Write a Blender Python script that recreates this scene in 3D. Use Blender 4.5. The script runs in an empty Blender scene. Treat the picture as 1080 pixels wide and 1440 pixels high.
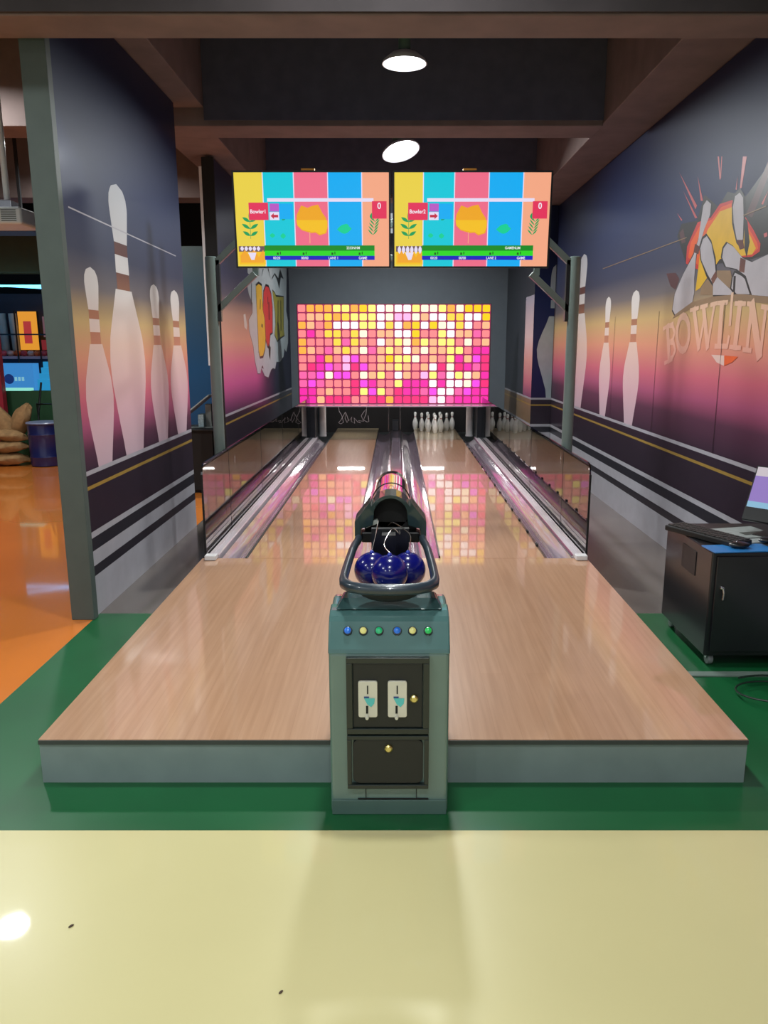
import bpy, math, random
from mathutils import Vector, Matrix
random.seed(7)
PI = math.pi
SC = bpy.context.scene
COL = SC.collection

# ------------------------------------------------------------------ camera
F = 1090.0; PITCH = math.radians(12.2); VX = 557.0; CH = 1.5
SP, CP = math.sin(PITCH), math.cos(PITCH)
cam_d = bpy.data.cameras.new('camera'); cam = bpy.data.objects.new('camera', cam_d); COL.objects.link(cam)
cam.location = (0, 0, CH); cam.rotation_euler = (PI/2 - PITCH, 0, 0)
cam_d.sensor_fit = 'VERTICAL'; cam_d.sensor_height = 36; cam_d.lens = 36*F/1440
cam_d.shift_x = -(VX-540)/1440
cam_d.clip_start = 0.05; cam_d.clip_end = 100
SC.camera = cam

def slope(py):
    v = (720-py)/F
    return (-SP+v*CP)/(CP+v*SP), CP+v*SP
def on_x(px, py, X):            # survey point on a wall of constant X -> (Y, Z)
    s, fw = slope(py); d = X*F/(px-VX); Y = d*fw
    return Y, CH+Y*s
def on_y(px, py, Y):            # survey point on a plane of constant Y -> (X, Z)
    s, fw = slope(py)
    return (px-VX)/F*Y/fw, CH+Y*s

# ------------------------------------------------------------------ materials
def lin(c):
    r = []
    for k in c[:3]:
        k = k/255.0
        r.append(k/12.92 if k <= .04045 else ((k+.055)/1.055)**2.4)
    return (*r, 1)
MATS = {}
def mat(name, col=(128,128,128), rough=.5, metal=0, coat=0, emit=0, var=.06, scale=8, bump=0, spec=None, stretch=None, coat_rough=.03, ior=None):
    if name in MATS: return MATS[name]
    m = bpy.data.materials.new(name); m.use_nodes = True; MATS[name] = m
    nt = m.node_tree; b = nt.nodes['Principled BSDF']
    c = lin(col)
    if emit:
        b.inputs['Base Color'].default_value = (0.02,0.02,0.02,1)
        b.inputs['Emission Color'].default_value = c
        b.inputs['Emission Strength'].default_value = emit
        b.inputs['Roughness'].default_value = .35
        return m
    b.inputs['Roughness'].default_value = rough
    b.inputs['Metallic'].default_value = metal
    b.inputs['Coat Weight'].default_value = coat
    b.inputs['Coat Roughness'].default_value = coat_rough
    if ior: b.inputs['IOR'].default_value = ior
    if spec is not None: b.inputs['Specular IOR Level'].default_value = spec
    tc = nt.nodes.new('ShaderNodeTexCoord'); mp = nt.nodes.new('ShaderNodeMapping')
    n = nt.nodes.new('ShaderNodeTexNoise'); n.inputs['Scale'].default_value = scale; n.inputs['Detail'].default_value = 3
    nt.links.new(tc.outputs['Object'], mp.inputs[0]); nt.links.new(mp.outputs[0], n.inputs['Vector'])
    if stretch: mp.inputs['Scale'].default_value = stretch
    r = nt.nodes.new('ShaderNodeValToRGB')
    r.color_ramp.elements[0].position = .3; r.color_ramp.elements[1].position = .7
    r.color_ramp.elements[0].color = (*[k*(1-var) for k in c[:3]], 1)
    r.color_ramp.elements[1].color = (*[min(1, k*(1+var)) for k in c[:3]], 1)
    nt.links.new(n.outputs['Fac'], r.inputs[0]); nt.links.new(r.outputs[0], b.inputs['Base Color'])
    if bump:
        bp = nt.nodes.new('ShaderNodeBump'); bp.inputs['Strength'].default_value = bump; bp.inputs['Distance'].default_value = .01
        nt.links.new(n.outputs['Fac'], bp.inputs['Height']); nt.links.new(bp.outputs[0], b.inputs['Normal'])
    return m

def ramp_mat(name, stops, axis='Z', rough=.48, night=None, z1=3.3, coat=.05):
    """printed vinyl: colour bands by height on the board (object z); night=(y0,y1,col) fades the print to a colour along y"""
    m = bpy.data.materials.new(name); m.use_nodes = True; MATS[name] = m
    nt = m.node_tree; b = nt.nodes['Principled BSDF']
    b.inputs['Roughness'].default_value = rough; b.inputs['Coat Weight'].default_value = coat; b.inputs['Coat Roughness'].default_value = .15; b.inputs['Specular IOR Level'].default_value = .3
    tc = nt.nodes.new('ShaderNodeTexCoord'); sx = nt.nodes.new('ShaderNodeSeparateXYZ')
    nt.links.new(tc.outputs['Object'], sx.inputs[0])
    mr = nt.nodes.new('ShaderNodeMapRange'); mr.inputs['From Max'].default_value = z1
    nt.links.new(sx.outputs['Z'], mr.inputs['Value'])
    r = nt.nodes.new('ShaderNodeValToRGB'); cr = r.color_ramp
    for i, (z, c) in enumerate(stops):
        e = cr.elements[i] if i < 2 else cr.elements.new(z/z1)
        e.position = z/z1; e.color = lin(c)
    nt.links.new(mr.outputs[0], r.inputs[0])
    out = r.outputs[0]
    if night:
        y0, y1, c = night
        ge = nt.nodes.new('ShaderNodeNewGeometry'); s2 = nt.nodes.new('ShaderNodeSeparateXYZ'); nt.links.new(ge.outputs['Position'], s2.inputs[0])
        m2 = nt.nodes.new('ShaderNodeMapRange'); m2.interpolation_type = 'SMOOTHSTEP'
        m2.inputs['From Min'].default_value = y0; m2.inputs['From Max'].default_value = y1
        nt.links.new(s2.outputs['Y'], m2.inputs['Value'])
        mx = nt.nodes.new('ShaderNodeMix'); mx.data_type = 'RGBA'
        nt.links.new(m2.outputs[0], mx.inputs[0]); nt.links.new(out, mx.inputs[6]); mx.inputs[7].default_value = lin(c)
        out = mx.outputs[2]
    nt.links.new(out, b.inputs['Base Color'])
    return m

def wood(name, c1, c2, rough=.06, board=.09):
    m = bpy.data.materials.new(name); m.use_nodes = True; MATS[name] = m
    nt = m.node_tree; b = nt.nodes['Principled BSDF']
    b.inputs['Roughness'].default_value = .35; b.inputs['Coat Weight'].default_value = 1; b.inputs['Coat Roughness'].default_value = rough
    b.inputs['Coat IOR'].default_value = 1.6
    tc = nt.nodes.new('ShaderNodeTexCoord'); mp = nt.nodes.new('ShaderNodeMapping'); mp.inputs['Scale'].default_value = (45, 1.6, 45)
    n = nt.nodes.new('ShaderNodeTexNoise'); n.inputs['Scale'].default_value = 1.3; n.inputs['Detail'].default_value = 6
    nt.links.new(tc.outputs['Object'], mp.inputs[0]); nt.links.new(mp.outputs[0], n.inputs['Vector'])
    mp2 = nt.nodes.new('ShaderNodeMapping'); mp2.inputs['Rotation'].default_value = (0, 0, PI/2)
    br = nt.nodes.new('ShaderNodeTexBrick'); br.inputs['Scale'].default_value = 1; br.inputs['Brick Width'].default_value = 1.2
    br.inputs['Row Height'].default_value = board; br.inputs['Mortar Size'].default_value = .0012
    br.inputs['Color1'].default_value = (.45,.45,.45,1); br.inputs['Color2'].default_value = (.6,.6,.6,1); br.inputs['Mortar'].default_value = (.25,.25,.25,1)
    nt.links.new(tc.outputs['Object'], mp2.inputs[0]); nt.links.new(mp2.outputs[0], br.inputs['Vector'])
    mx = nt.nodes.new('ShaderNodeMix'); mx.data_type = 'RGBA'; mx.inputs[0].default_value = .45
    nt.links.new(n.outputs['Fac'], mx.inputs[6]); nt.links.new(br.outputs['Color'], mx.inputs[7])
    r = nt.nodes.new('ShaderNodeValToRGB'); r.color_ramp.elements[0].position = .38; r.color_ramp.elements[1].position = .64
    r.color_ramp.elements[0].color = lin(c1); r.color_ramp.elements[1].color = lin(c2)
    nt.links.new(mx.outputs[2], r.inputs[0]); nt.links.new(r.outputs[0], b.inputs['Base Color'])
    return m

def glass(name, tint=(235,245,242)):
    m = bpy.data.materials.new(name); m.use_nodes = True; MATS[name] = m
    nt = m.node_tree; nt.nodes.clear()
    o = nt.nodes.new('ShaderNodeOutputMaterial'); t = nt.nodes.new('ShaderNodeBsdfTransparent'); g = nt.nodes.new('ShaderNodeBsdfGlossy')
    t.inputs[0].default_value = lin(tint); g.inputs['Roughness'].default_value = .012
    fr = nt.nodes.new('ShaderNodeFresnel'); fr.inputs['IOR'].default_value = 3.0
    mx = nt.nodes.new('ShaderNodeMixShader')
    nt.links.new(fr.outputs[0], mx.inputs[0]); nt.links.new(t.outputs[0], mx.inputs[1]); nt.links.new(g.outputs[0], mx.inputs[2])
    nt.links.new(mx.outputs[0], o.inputs[0])
    return m

# ------------------------------------------------------------------ mesh builder
ORG = {}
class MB:
    def __init__(s): s.v = []; s.f = []; s.m = []
    def add(s, vs, fs, mi=0):
        o = len(s.v); s.v += [tuple(p) for p in vs]
        for f in fs: s.f.append([o+i for i in f]); s.m.append(mi)
        return s
    def box(s, x0, x1, y0, y1, z0, z1, mi=0, skip=()):
        vs = [(x0,y0,z0),(x1,y0,z0),(x1,y1,z0),(x0,y1,z0),(x0,y0,z1),(x1,y0,z1),(x1,y1,z1),(x0,y1,z1)]
        fs = [(0,3,2,1),(4,5,6,7),(0,1,5,4),(1,2,6,5),(2,3,7,6),(3,0,4,7)]
        return s.add(vs, fs, mi)
    def rbox(s, c, size, rz=0, mi=0, M=None):
        hx, hy, hz = [k/2 for k in size]
        vs = [Vector((x,y,z)) for z in (-hz,hz) for x,y in ((-hx,-hy),(hx,-hy),(hx,hy),(-hx,hy))]
        R = M if M is not None else Matrix.Rotation(rz, 3, 'Z')
        vs = [R @ v + Vector(c) for v in vs]
        return s.add(vs, [(3,2,1,0),(4,5,6,7),(0,1,5,4),(1,2,6,5),(2,3,7,6),(3,0,4,7)], mi)
    def poly(s, pts, mi=0): return s.add(pts, [list(range(len(pts)))], mi)
    def prism(s, prof, axis, a, b, mi=0):     # prof 2-D points, extruded along axis
        def P(p, t): return {'x': (t,p[0],p[1]), 'y': (p[0],t,p[1]), 'z': (p[0],p[1],t)}[axis]
        n = len(prof); vs = [P(p,a) for p in prof]+[P(p,b) for p in prof]
        fs = [list(range(n))[::-1], list(range(n,2*n))]+[(i,(i+1)%n,n+(i+1)%n,n+i) for i in range(n)]
        return s.add(vs, fs, mi)
    def tube(s, pts, r, n=10, mi=0, closed=False):
        pts = [Vector(p) for p in pts]; N = len(pts); rr = r if isinstance(r, (list,tuple)) else [r]*N
        vs = []; fs = []; up = None
        for i, p in enumerate(pts):
            if closed: d = pts[(i+1)%N]-pts[i-1]
            else: d = pts[min(i+1,N-1)]-pts[max(i-1,0)]
            d.normalize()
            if up is None: up = Vector((0,0,1)) if abs(d.z) < .9 else Vector((1,0,0))
            a = d.cross(up).normalized(); b2 = a.cross(d).normalized(); up = b2
            for k in range(n):
                t = 2*PI*k/n; vs.append(p+(a*math.cos(t)+b2*math.sin(t))*rr[i])
        for i in range(N if closed else N-1):
            j = (i+1)%N
            for k in range(n):
                fs.append((i*n+k, i*n+(k+1)%n, j*n+(k+1)%n, j*n+k))
        if not closed: fs += [list(range(n))[::-1], [(N-1)*n+k for k in range(n)]]
        return s.add(vs, fs, mi)
    def lathe(s, prof, c, n=24, mi=0, axis='z', mis=None):   # prof (r, h)
        vs = []; N = len(prof)
        for r, h in prof:
            for k in range(n):
                t = 2*PI*k/n; a, b2 = r*math.cos(t), r*math.sin(t)
                q = {'z': (a,b2,h), 'y': (a,h,b2), 'x': (h,a,b2)}[axis]
                vs.append((c[0]+q[0], c[1]+q[1], c[2]+q[2]))
        o = len(s.v); s.v += vs
        for i in range(N-1):
            for k in range(n):
                s.f.append([o+i*n+k, o+i*n+(k+1)%n, o+(i+1)*n+(k+1)%n, o+(i+1)*n+k]); s.m.append(mis[i] if mis else mi)
        if prof[0][0] > 1e-4: s.f.append([o+k for k in range(n)][::-1]); s.m.append(mis[0] if mis else mi)
        if prof[-1][0] > 1e-4: s.f.append([o+(N-1)*n+k for k in range(n)]); s.m.append(mis[-1] if mis else mi)
        return s
    def build(s, name, mats, parent=None, origin=None, smooth=False, bevel=0, seg=2):
        if not isinstance(mats, (list,tuple)): mats = [mats]
        if parent is not None: O = ORG[parent.name]
        elif origin is not None: O = Vector(origin)
        else:
            xs, ys, zs = zip(*s.v); O = Vector(((min(xs)+max(xs))/2, (min(ys)+max(ys))/2, min(zs)))
        me = bpy.data.meshes.new(name)
        me.from_pydata([tuple(Vector(p)-O) for p in s.v], [], s.f)
        for m in mats: me.materials.append(m)
        me.polygons.foreach_set('material_index', s.m)
        me.validate(clean_customdata=False); me.update()
        o = bpy.data.objects.new(name, me); COL.objects.link(o)
        if parent is not None: o.parent = parent
        else: o.location = O
        ORG[o.name] = O
        if smooth:
            me.polygons.foreach_set('use_smooth', [True]*len(me.polygons))
            try: me.set_sharp_from_angle(angle=math.radians(38))
            except Exception: pass
        if bevel:
            b = o.modifiers.new('bevel', 'BEVEL'); b.width = bevel; b.segments = seg; b.limit_method = 'ANGLE'; b.angle_limit = math.radians(35)
        return o
def fixn(o):   # consistent outward normals
    import bmesh
    bm = bmesh.new(); bm.from_mesh(o.data); bmesh.ops.recalc_face_normals(bm, faces=bm.faces[:]); bm.to_mesh(o.data); bm.free(); return o
def thing(name, label, cat, loc, group=None):
    o = bpy.data.objects.new(name, None); COL.objects.link(o); o.location = loc; o.empty_display_size = .1
    ORG[o.name] = Vector(loc); o['label'] = label; o['category'] = cat
    if group: o['group'] = group
    return o
def tag(o, label, cat, group=None):
    o['label'] = label; o['category'] = cat
    if group: o['group'] = group
    return o
def struct(o): o['kind'] = 'structure'; return o
def copy_tree(o, parent=None):
    c = o.copy(); COL.objects.link(c)
    if parent is not None: c.parent = parent
    for ch in list(o.children): copy_tree(ch, c)
    return c

def text_faces(mb, txt, org, size, ux, uz, mi, squeeze=1.0):
    """lettering as flat faces: org = lower left, ux/uz unit vectors"""
    cu = bpy.data.curves.new('t', 'FONT'); cu.body = txt; cu.size = size; cu.fill_mode = 'FRONT'; cu.offset = size*.015
    ob = bpy.data.objects.new('t', cu); COL.objects.link(ob)
    bpy.context.view_layer.update()
    me = bpy.data.meshes.new_from_object(ob.evaluated_get(bpy.context.evaluated_depsgraph_get()))
    ux = Vector(ux); uz = Vector(uz); org = Vector(org)
    mb.add([org+ux*v.co.x*squeeze+uz*v.co.y for v in me.vertices], [list(p.vertices) for p in me.polygons], mi)
    w = max([v.co.x for v in me.vertices] or [0])*squeeze
    bpy.data.objects.remove(ob); bpy.data.curves.remove(cu); bpy.data.meshes.remove(me)
    return w

# ------------------------------------------------------------------ base materials
cream = mat('cream_epoxy', (208,199,146), .32, coat=.4, var=.035, scale=1.2, coat_rough=.04)
green = mat('green_epoxy', (12,88,46), .38, coat=.15, var=.10, scale=2.5, coat_rough=.1)
orange = mat('orange_epoxy', (222,128,54), .2, coat=.8, var=.05, scale=1.5, coat_rough=.05)
greyfl = mat('grey_concrete', (104,96,90), .2, coat=.6, var=.14, scale=2.0, coat_rough=.12)
approach_w = wood('approach_laminate', (180,136,103), (197,154,121), .05)
lane_w = wood('lane_laminate', (182,138,106), (200,156,124), .028, .05)
deck_w = wood('pin_deck_maple', (214,190,150), (228,206,168), .05)
fascia = mat('grey_fascia_paint', (128,143,142), .4, coat=.2)
dark_trim = mat('dark_trim', (60,66,66), .35)
concrete = mat('ceiling_concrete', (56,50,52), .85, var=.25, scale=3, bump=.1)
beam_m = mat('beam_paint', (122,104,100), .7, var=.15, scale=4)
coffer = mat('dark_coffer', (86,87,104), .9, var=.1)
backwall = mat('grey_wall_paint', (118,128,138), .7, var=.03)
edge_grey = mat('green_grey_edge', (78,90,86), .5)
black = mat('black_plastic', (16,17,19), .32, coat=.2)
black_m = mat('matt_black', (10,10,11), .7)
steel = mat('brushed_steel', (190,190,195), .22, 1)
alu = mat('bright_aluminium', (205,200,205), .18, 1, var=.03)
white_p = mat('white_paint', (226,226,228), .35, coat=.3)
postm = mat('grey_green_post', (112,128,124), .4, coat=.2)
kiosk_m = mat('slate_green_gloss', (98,124,118), .25, coat=.8, var=.04)
kiosk_up = mat('dark_slate_green', (54,84,84), .18, coat=1)
hood_m = mat('dark_green_plastic', (36,56,54), .22, coat=.7)
rim_m = mat('rim_rubber', (44,56,66), .3, coat=.4)
chan_m = mat('gutter_plastic', (134,120,134), .2, coat=1, coat_rough=.06)
glassm = glass('kickback_glass')
brass = mat('lock_brass', (216,200,130), .3, 1)

# ------------------------------------------------------------------ setting
XL, XR, YB = -1.69, 2.02, 12.7
m = MB()
m.box(-9, 7, -5, 2.18, -.1, 0, 0)
m.box(XL, 7, 2.18, 4.2, -.1, 0, 1)
m.box(XL, 7, 4.2, 13, -.1, 0, 2)
m.box(-9, XL, 2.18, 16, -.1, 0, 3)
struct(m.build('floor', [cream, green, greyfl, orange], origin=(0,0,0)))
struct(MB().box(-9, 7, -5, 16, 4.0, 4.1).build('ceiling', coffer))
n_tr = 0
def beam(*a, m_=beam_m):
    global n_tr; n_tr += 1
    return struct(MB().box(*a).build('trim_%d' % n_tr, m_, bevel=.006))
beam(-9, 7, 3.80, 4.06, 2.915, 3.6)
struct(MB().box(-9, 7, 3.78, 3.799, 2.925, 3.99).build('trim_99', concrete))
beam(-9, 1.62, 6.57, 6.93, 3.17, 3.98)
beam(-9, 1.62, 9.6, 9.95, 3.17, 3.98)
beam(1.62, 2.3, 4.07, 12.7, 3.19, 3.98)
beam(-1.95, -1.5, 4.07, 6.56, 3.30, 3.98); beam(-1.95, -1.5, 6.94, 9.59, 3.20, 3.98); beam(-1.95, -1.5, 9.96, 12.69, 3.20, 3.98)
beam(-4.4, -4.1, 4.07, 6.56, 3.2, 3.98)
# thin darker sheets on the front faces of deep cross beams
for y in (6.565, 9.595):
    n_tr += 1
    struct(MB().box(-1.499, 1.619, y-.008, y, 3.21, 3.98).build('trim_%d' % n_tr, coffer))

struct(MB().box(-1.83, 2.2, YB, YB+.12, 0, 3.19).build('wall_back', backwall))
struct(MB().box(XR+.006, XR+.16, -1.2, 12.7, 0, 3.185).build('wall_right', backwall))

# ------------------------------------------------------------------ murals
G_L = [(.80,(50,38,54)),(.93,(84,48,70)),(1.06,(164,80,114)),(1.2,(200,100,118)),(1.42,(212,144,116)),(1.62,(192,162,110)),(1.80,(104,98,100)),(2.0,(52,58,82)),(2.45,(40,52,90)),(3.2,(24,32,62))]
G_R = [(z+.08 if z > .85 else z, c) for z, c in G_L]
grad_l = ramp_mat('print_gradient_left', G_L)
grad_r = ramp_mat('print_gradient_right', G_R)
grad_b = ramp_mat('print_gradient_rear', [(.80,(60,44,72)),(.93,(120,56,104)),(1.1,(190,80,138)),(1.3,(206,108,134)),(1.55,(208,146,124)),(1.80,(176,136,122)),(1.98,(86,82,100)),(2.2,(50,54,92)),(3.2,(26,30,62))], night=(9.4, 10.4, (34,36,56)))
navy_print = ramp_mat('print_navy_column', [(.80,(44,36,76)),(1.1,(36,38,86)),(2.0,(30,42,92)),(3.2,(22,30,64))])
plum = mat('print_plum', (50,40,52), .3, coat=.25, coat_rough=.2)
p_white = mat('print_white', (176,174,182), .35, coat=.2, coat_rough=.2)
p_dark = mat('print_charcoal', (42,42,50), .35, coat=.2)
p_gold = mat('print_gold', (160,130,64), .35)
pinkwhite = ramp_mat('print_pin_fill', [(.8,(196,172,184)),(1.1,(214,174,182)),(1.5,(220,190,176)),(1.8,(206,200,196)),(2.4,(196,200,206))])
p_rust = ramp_mat('print_rust', [(1.2,(190,120,116)),(1.5,(188,124,98)),(1.75,(150,104,78)),(1.95,(96,56,50)),(2.6,(64,40,46))])
p_black = mat('print_black', (22,24,28), .4)
p_yel = mat('print_yellow', (218,174,40), .35)
p_org = mat('print_orange', (222,92,36), .35)
p_red = mat('print_red', (196,52,50), .35)
p_grey = mat('print_pin_grey', (176,172,178), .35)
p_tan = mat('print_tan', (136,112,86), .4)
p_let = ramp_mat('print_letter', [(1.3,(214,140,136)),(1.55,(224,170,146)),(1.9,(206,182,156))])
p_olive = mat('print_olive', (150,142,50), .4)
p_spark = mat('print_spark', (184,84,88), .4)
p_maroon = mat('print_maroon', (78,44,50), .4)
p_pale = mat('print_pale_green_white', (176,188,192), .35)
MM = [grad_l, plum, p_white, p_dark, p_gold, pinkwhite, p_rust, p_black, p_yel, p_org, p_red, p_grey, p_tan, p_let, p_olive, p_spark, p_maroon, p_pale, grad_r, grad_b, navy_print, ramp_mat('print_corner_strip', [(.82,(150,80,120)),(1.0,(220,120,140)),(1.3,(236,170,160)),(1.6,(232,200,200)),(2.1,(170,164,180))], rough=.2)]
BANDS = [(0,.227,2),(.227,.285,3),(.285,.37,2),(.37,.444,3),(.444,.479,2),(.479,.715,1),(.715,.735,4),(.735,.795,1),(.795,.82,2)]

class Board:
    """a printed board in the plane X = x (facing +sgn) : art is layered in fractions of a millimetre"""
    def __init__(s, x, sgn, y0, y1, z1, thick, grad, side):
        s.x, s.sg, s.mb, s.k = x, sgn, MB(), 0
        a, b = sorted((x-sgn*thick, x-sgn*.001))
        s.mb.box(a, b, y0, y1, 0, z1, side)
        for z0, z2, mi in BANDS: s.flat([(y0,z0),(y1,z0),(y1,z2),(y0,z2)], mi, 0)
        s.flat([(y0,.82),(y1,.82),(y1,z1),(y0,z1)], grad, 0)
    def flat(s, pts, mi, lay=None):
        if lay is None: s.k += 1; lay = s.k
        x = s.x+s.sg*lay*.00003
        s.mb.poly([(x, y, z) for y, z in (pts if s.sg < 0 else pts[::-1])], mi)
    def stroke(s, pts, w, mi, closed=False):
        n = len(pts); s.k += 1
        for i in range(n if closed else n-1):
            (a, b), (c, d) = pts[i], pts[(i+1)%n]
            L = math.hypot(c-a, d-b) or 1; nx, ny = -(d-b)/L*w/2, (c-a)/L*w/2; ex, ey = (c-a)/L*w*.3, (d-b)/L*w*.3
            x = s.x+s.sg*(s.k+.3*(i % 2))*.00003
            q = [(a+nx-ex,b+ny-ey),(a-nx-ex,b-ny-ey),(c-nx+ex,d-ny+ey),(c+nx+ex,d+ny+ey)]
            s.mb.poly([(x,)+p for p in q], mi)
    def pin(s, yc, w, top, base=.82, fill=5, half=0):
        prof = [(0,.26),(.06,.30),(.15,.38),(.28,.48),(.36,.5),(.45,.45),(.56,.30),(.62,.22),(.68,.18),(.79,.175),(.84,.205),(.92,.245),(.96,.22),(.985,.15),(1,0)]
        H = top-base
        def R(t):
            for (a, r1), (b, r2) in zip(prof, prof[1:]):
                if a <= t <= b: return r1+(r2-r1)*(t-a)/(b-a)
            return 0
        for t0, t1, mi in ((0,.62,fill),(.68,.745,fill),(.79,1,fill)):
            ts = [t0+(t1-t0)*i/14 for i in range(15)]
            Lp = [(yc-(0 if half < 0 else R(t)*w), base+H*t) for t in ts]; Rp = [(yc+(0 if half > 0 else R(t)*w), base+H*t) for t in ts][::-1]
            s.flat(Lp+Rp, mi)
        for t0, t1 in ((.745,.79),(.62,.68)):
            r = R(.77)*w; s.flat([(yc-r,base+H*t0),(yc+r,base+H*t0),(yc+r,base+H*t1),(yc-r,base+H*t1)], 6)

# left front partition
LB = Board(XL, 1, 4.15, 6.40, 3.29, .10, 0, 3)
for x0, x1, yt, ym in ((121,160,378,560),(156,205,267,520),(212,237,401,540),(240,264,409,540)):
    ya = on_x(x0, ym, XL)[0]; yb = on_x(x1, ym, XL)[0]; _, zt = on_x((x0+x1)/2-3, yt, XL)
    LB.pin((ya+yb)/2, (yb-ya), zt)
LB.stroke([on_x(96,291,XL), on_x(247,360,XL)], .008, 2)
o = LB.mb.build('mural_partition', MM, origin=(XL, 5.2, 0)); o.name = 'mural_partition'
tag(o, 'free-standing partition wall left of the lanes printed with four pale pins over a dusk gradient', 'partition')
ep = MB().box(-1.805, -1.677, 4.09, 4.149, 0, 3.29).build('end_post', edge_grey, o, bevel=.004)

# left rear partition with graffiti print
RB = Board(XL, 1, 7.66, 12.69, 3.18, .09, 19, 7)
def gp(L, sc, ox, oy, X): return [on_x(ox+x*sc, oy+y*sc, X) for x, y in L]
def grow(P, k):
    cy = sum(p[0] for p in P)/len(P); cz = sum(p[1] for p in P)/len(P)
    out = []
    for y, z in P:
        d = math.hypot(y-cy, z-cz) or 1; out.append((y+(y-cy)/d*k, z+(z-cz)/d*k))
    return out
gl = lambda L: gp(L, .125, 340, 370, XL)
burst = gl([(60,-160),(65,110),(110,150),(60,250),(80,350),(120,450),(120,560),(80,640),(85,760),(130,930),(150,1100),(180,1240),(210,1240),(220,1180),(260,1270),(300,1285),(330,1200),(350,1180),(375,1190),(390,1110),(430,1110),(470,1050),(480,960),(500,1000),(520,900),(520,650),(500,540),(505,80),(500,-120)])
RB.flat(grow(burst, .02), 7); RB.flat(burst, 17)
RB.flat(gl([(20,580),(40,570),(60,700),(55,750),(30,720)]), 5)
for L, mi in (([(160,260),(190,235),(225,260),(235,500),(270,600),(270,800),(260,960),(240,1040),(205,1050),(190,980),(180,700),(165,400)], 8),
              ([(245,330),(270,260),(300,270),(330,350),(345,500),(345,780),(320,790),(310,940),(290,930),(270,850),(260,620),(240,530)], 10),
              ([(345,310),(370,340),(385,380),(470,380),(470,740),(480,810),(440,830),(400,870),(370,800),(380,680),(375,560)], 14)):
    P = gl(L); RB.flat(grow(P, .03), 7); RB.flat(P, mi)
for L in ([(205,400),(212,410),(210,520),(203,520)], [(222,680),(236,690),(234,730),(220,715)], [(290,380),(296,380),(296,460),(290,460)], [(300,440),(308,440),(312,640),(304,640)],
          [(405,420),(412,420),(410,720),(403,700)], [(435,420),(442,420),(445,760),(437,760)], [(340,160),(370,110),(410,170),(430,60),(470,180),(440,160),(420,290),(400,200),(370,130),(335,190)],
          [(220,150),(235,70),(245,60),(225,140)], [(290,60),(300,60),(330,200),(318,150)], [(300,900),(325,950),(320,1090),(305,1040)], [(220,1170),(235,1150),(245,1190),(228,1180)], [(105,200),(110,200),(112,460),(104,460)]):
    RB.flat(gl(L), 7)
o = tag(RB.mb.build('mural_partition', MM, origin=(XL, 9, 0)), 'rear left partition wall with a comic style burst in yellow red and olive beside the pin deck', 'partition')
MB().box(-1.815, -1.79, 7.63, 7.659, 1.3, 3.1).build('white_edge_strip', white_p, o)
MB().box(-1.789, -1.679, 7.63, 7.659, 0, 3.18).build('end_cap', black_m, o)

# right mural
WB = Board(XR, -1, -1.2, 10.2, 3.18, .004, 18, 18)
for x0, x1, yt, ym in ((843,858,418,520),(877,899,409,520),(806,826,359,480),(1140,1180,330,500)):
    ya = on_x(x0, ym, XR)[0]; yb = on_x(x1, ym, XR)[0]; _, zt = on_x((x0+x1)/2+2, yt, XR)
    WB.pin((ya+yb)/2, abs(yb-ya)*1.02, zt)
wl = lambda L: gp(L, .2153, 920, 220, XR)
ink = lambda L, mi, k=.022: (WB.flat(grow(wl(L), k), 7), WB.flat(wl(L), mi))
# dark halo and rays
WB.flat(wl([(150,520),(180,440),(280,420),(330,250),(420,330),(480,230),(520,240),(600,260),(745,60),(745,640),(600,680),(420,700),(330,740),(210,700)]), 7)
WB.flat(wl([(600,380),(745,30),(745,130),(640,400)]), 16)
WB.flat(wl([(165,500),(190,470),(205,560),(180,570)]), 16)
for L in ([(165,105),(280,320),(270,345)], [(190,225),(282,400),(268,405)], [(415,0),(428,150),(434,150),(424,0)], [(440,0),(430,150),(437,140),(445,0)], [(580,0),(560,210),(572,205),(606,0)],
          [(545,130),(532,215),(540,220)], [(745,225),(700,310),(712,315)], [(150,370),(185,415),(178,420)], [(715,505),(738,495),(740,520),(720,530)], [(285,130),(320,290),(305,290)],
          [(760,120),(800,380),(775,380)]):
    WB.flat(wl(L), 15)
WB.flat(wl([(80,765),(140,760),(165,800),(140,870),(110,850)]), 16)
# ball
WB.flat(wl([(208,700),(215,590),(285,430),(370,400),(430,310),(510,285),(600,400),(650,480),(695,570),(690,620),(640,655),(430,670),(330,760)]), 10)
WB.flat(wl([(222,660),(240,560),(300,450),(380,410),(440,330),(505,305),(590,420),(630,490),(672,560),(680,600),(640,640),(430,670),(330,740)]), 9)
WB.flat(wl([(300,640),(350,480),(430,360),(510,330),(600,480),(630,520),(665,600),(640,640),(430,670),(300,860),(270,880)]), 8)
WB.flat(wl([(590,400),(610,420),(625,560),(605,660),(590,600)]), 7)
ink([(345,285),(372,310),(366,380),(330,470),(300,570),(275,640),(262,800),(262,890),(250,950),(140,1040),(120,1000),(135,900),(190,770),(260,640),(290,540),(305,430),(322,320)], 11, .014)
WB.flat(wl([(268,570),(300,590),(290,640),(258,625)]), 6)
ink([(560,235),(582,270),(585,400),(580,540),(560,570),(540,540),(520,430),(515,330),(530,260)], 11)
WB.flat(wl([(540,545),(582,545),(590,600),(560,610)]), 6)
WB.flat(wl([(410,745),(500,745),(520,860),(470,850),(410,790)]), 12)
WB.flat(wl([(300,905),(310,850),(350,800),(390,850),(390,905)]), 12)
ink([(345,520),(375,570),(395,680),(405,780),(520,890),(500,905),(385,905),(385,830),(350,770),(310,680),(302,600),(320,540)], 11)
WB.flat(wl([(372,800),(405,745),(412,790),(385,835)]), 6)
ink([(530,760),(590,790),(625,900),(540,898),(505,860),(515,790)], 11, .018)
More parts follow.
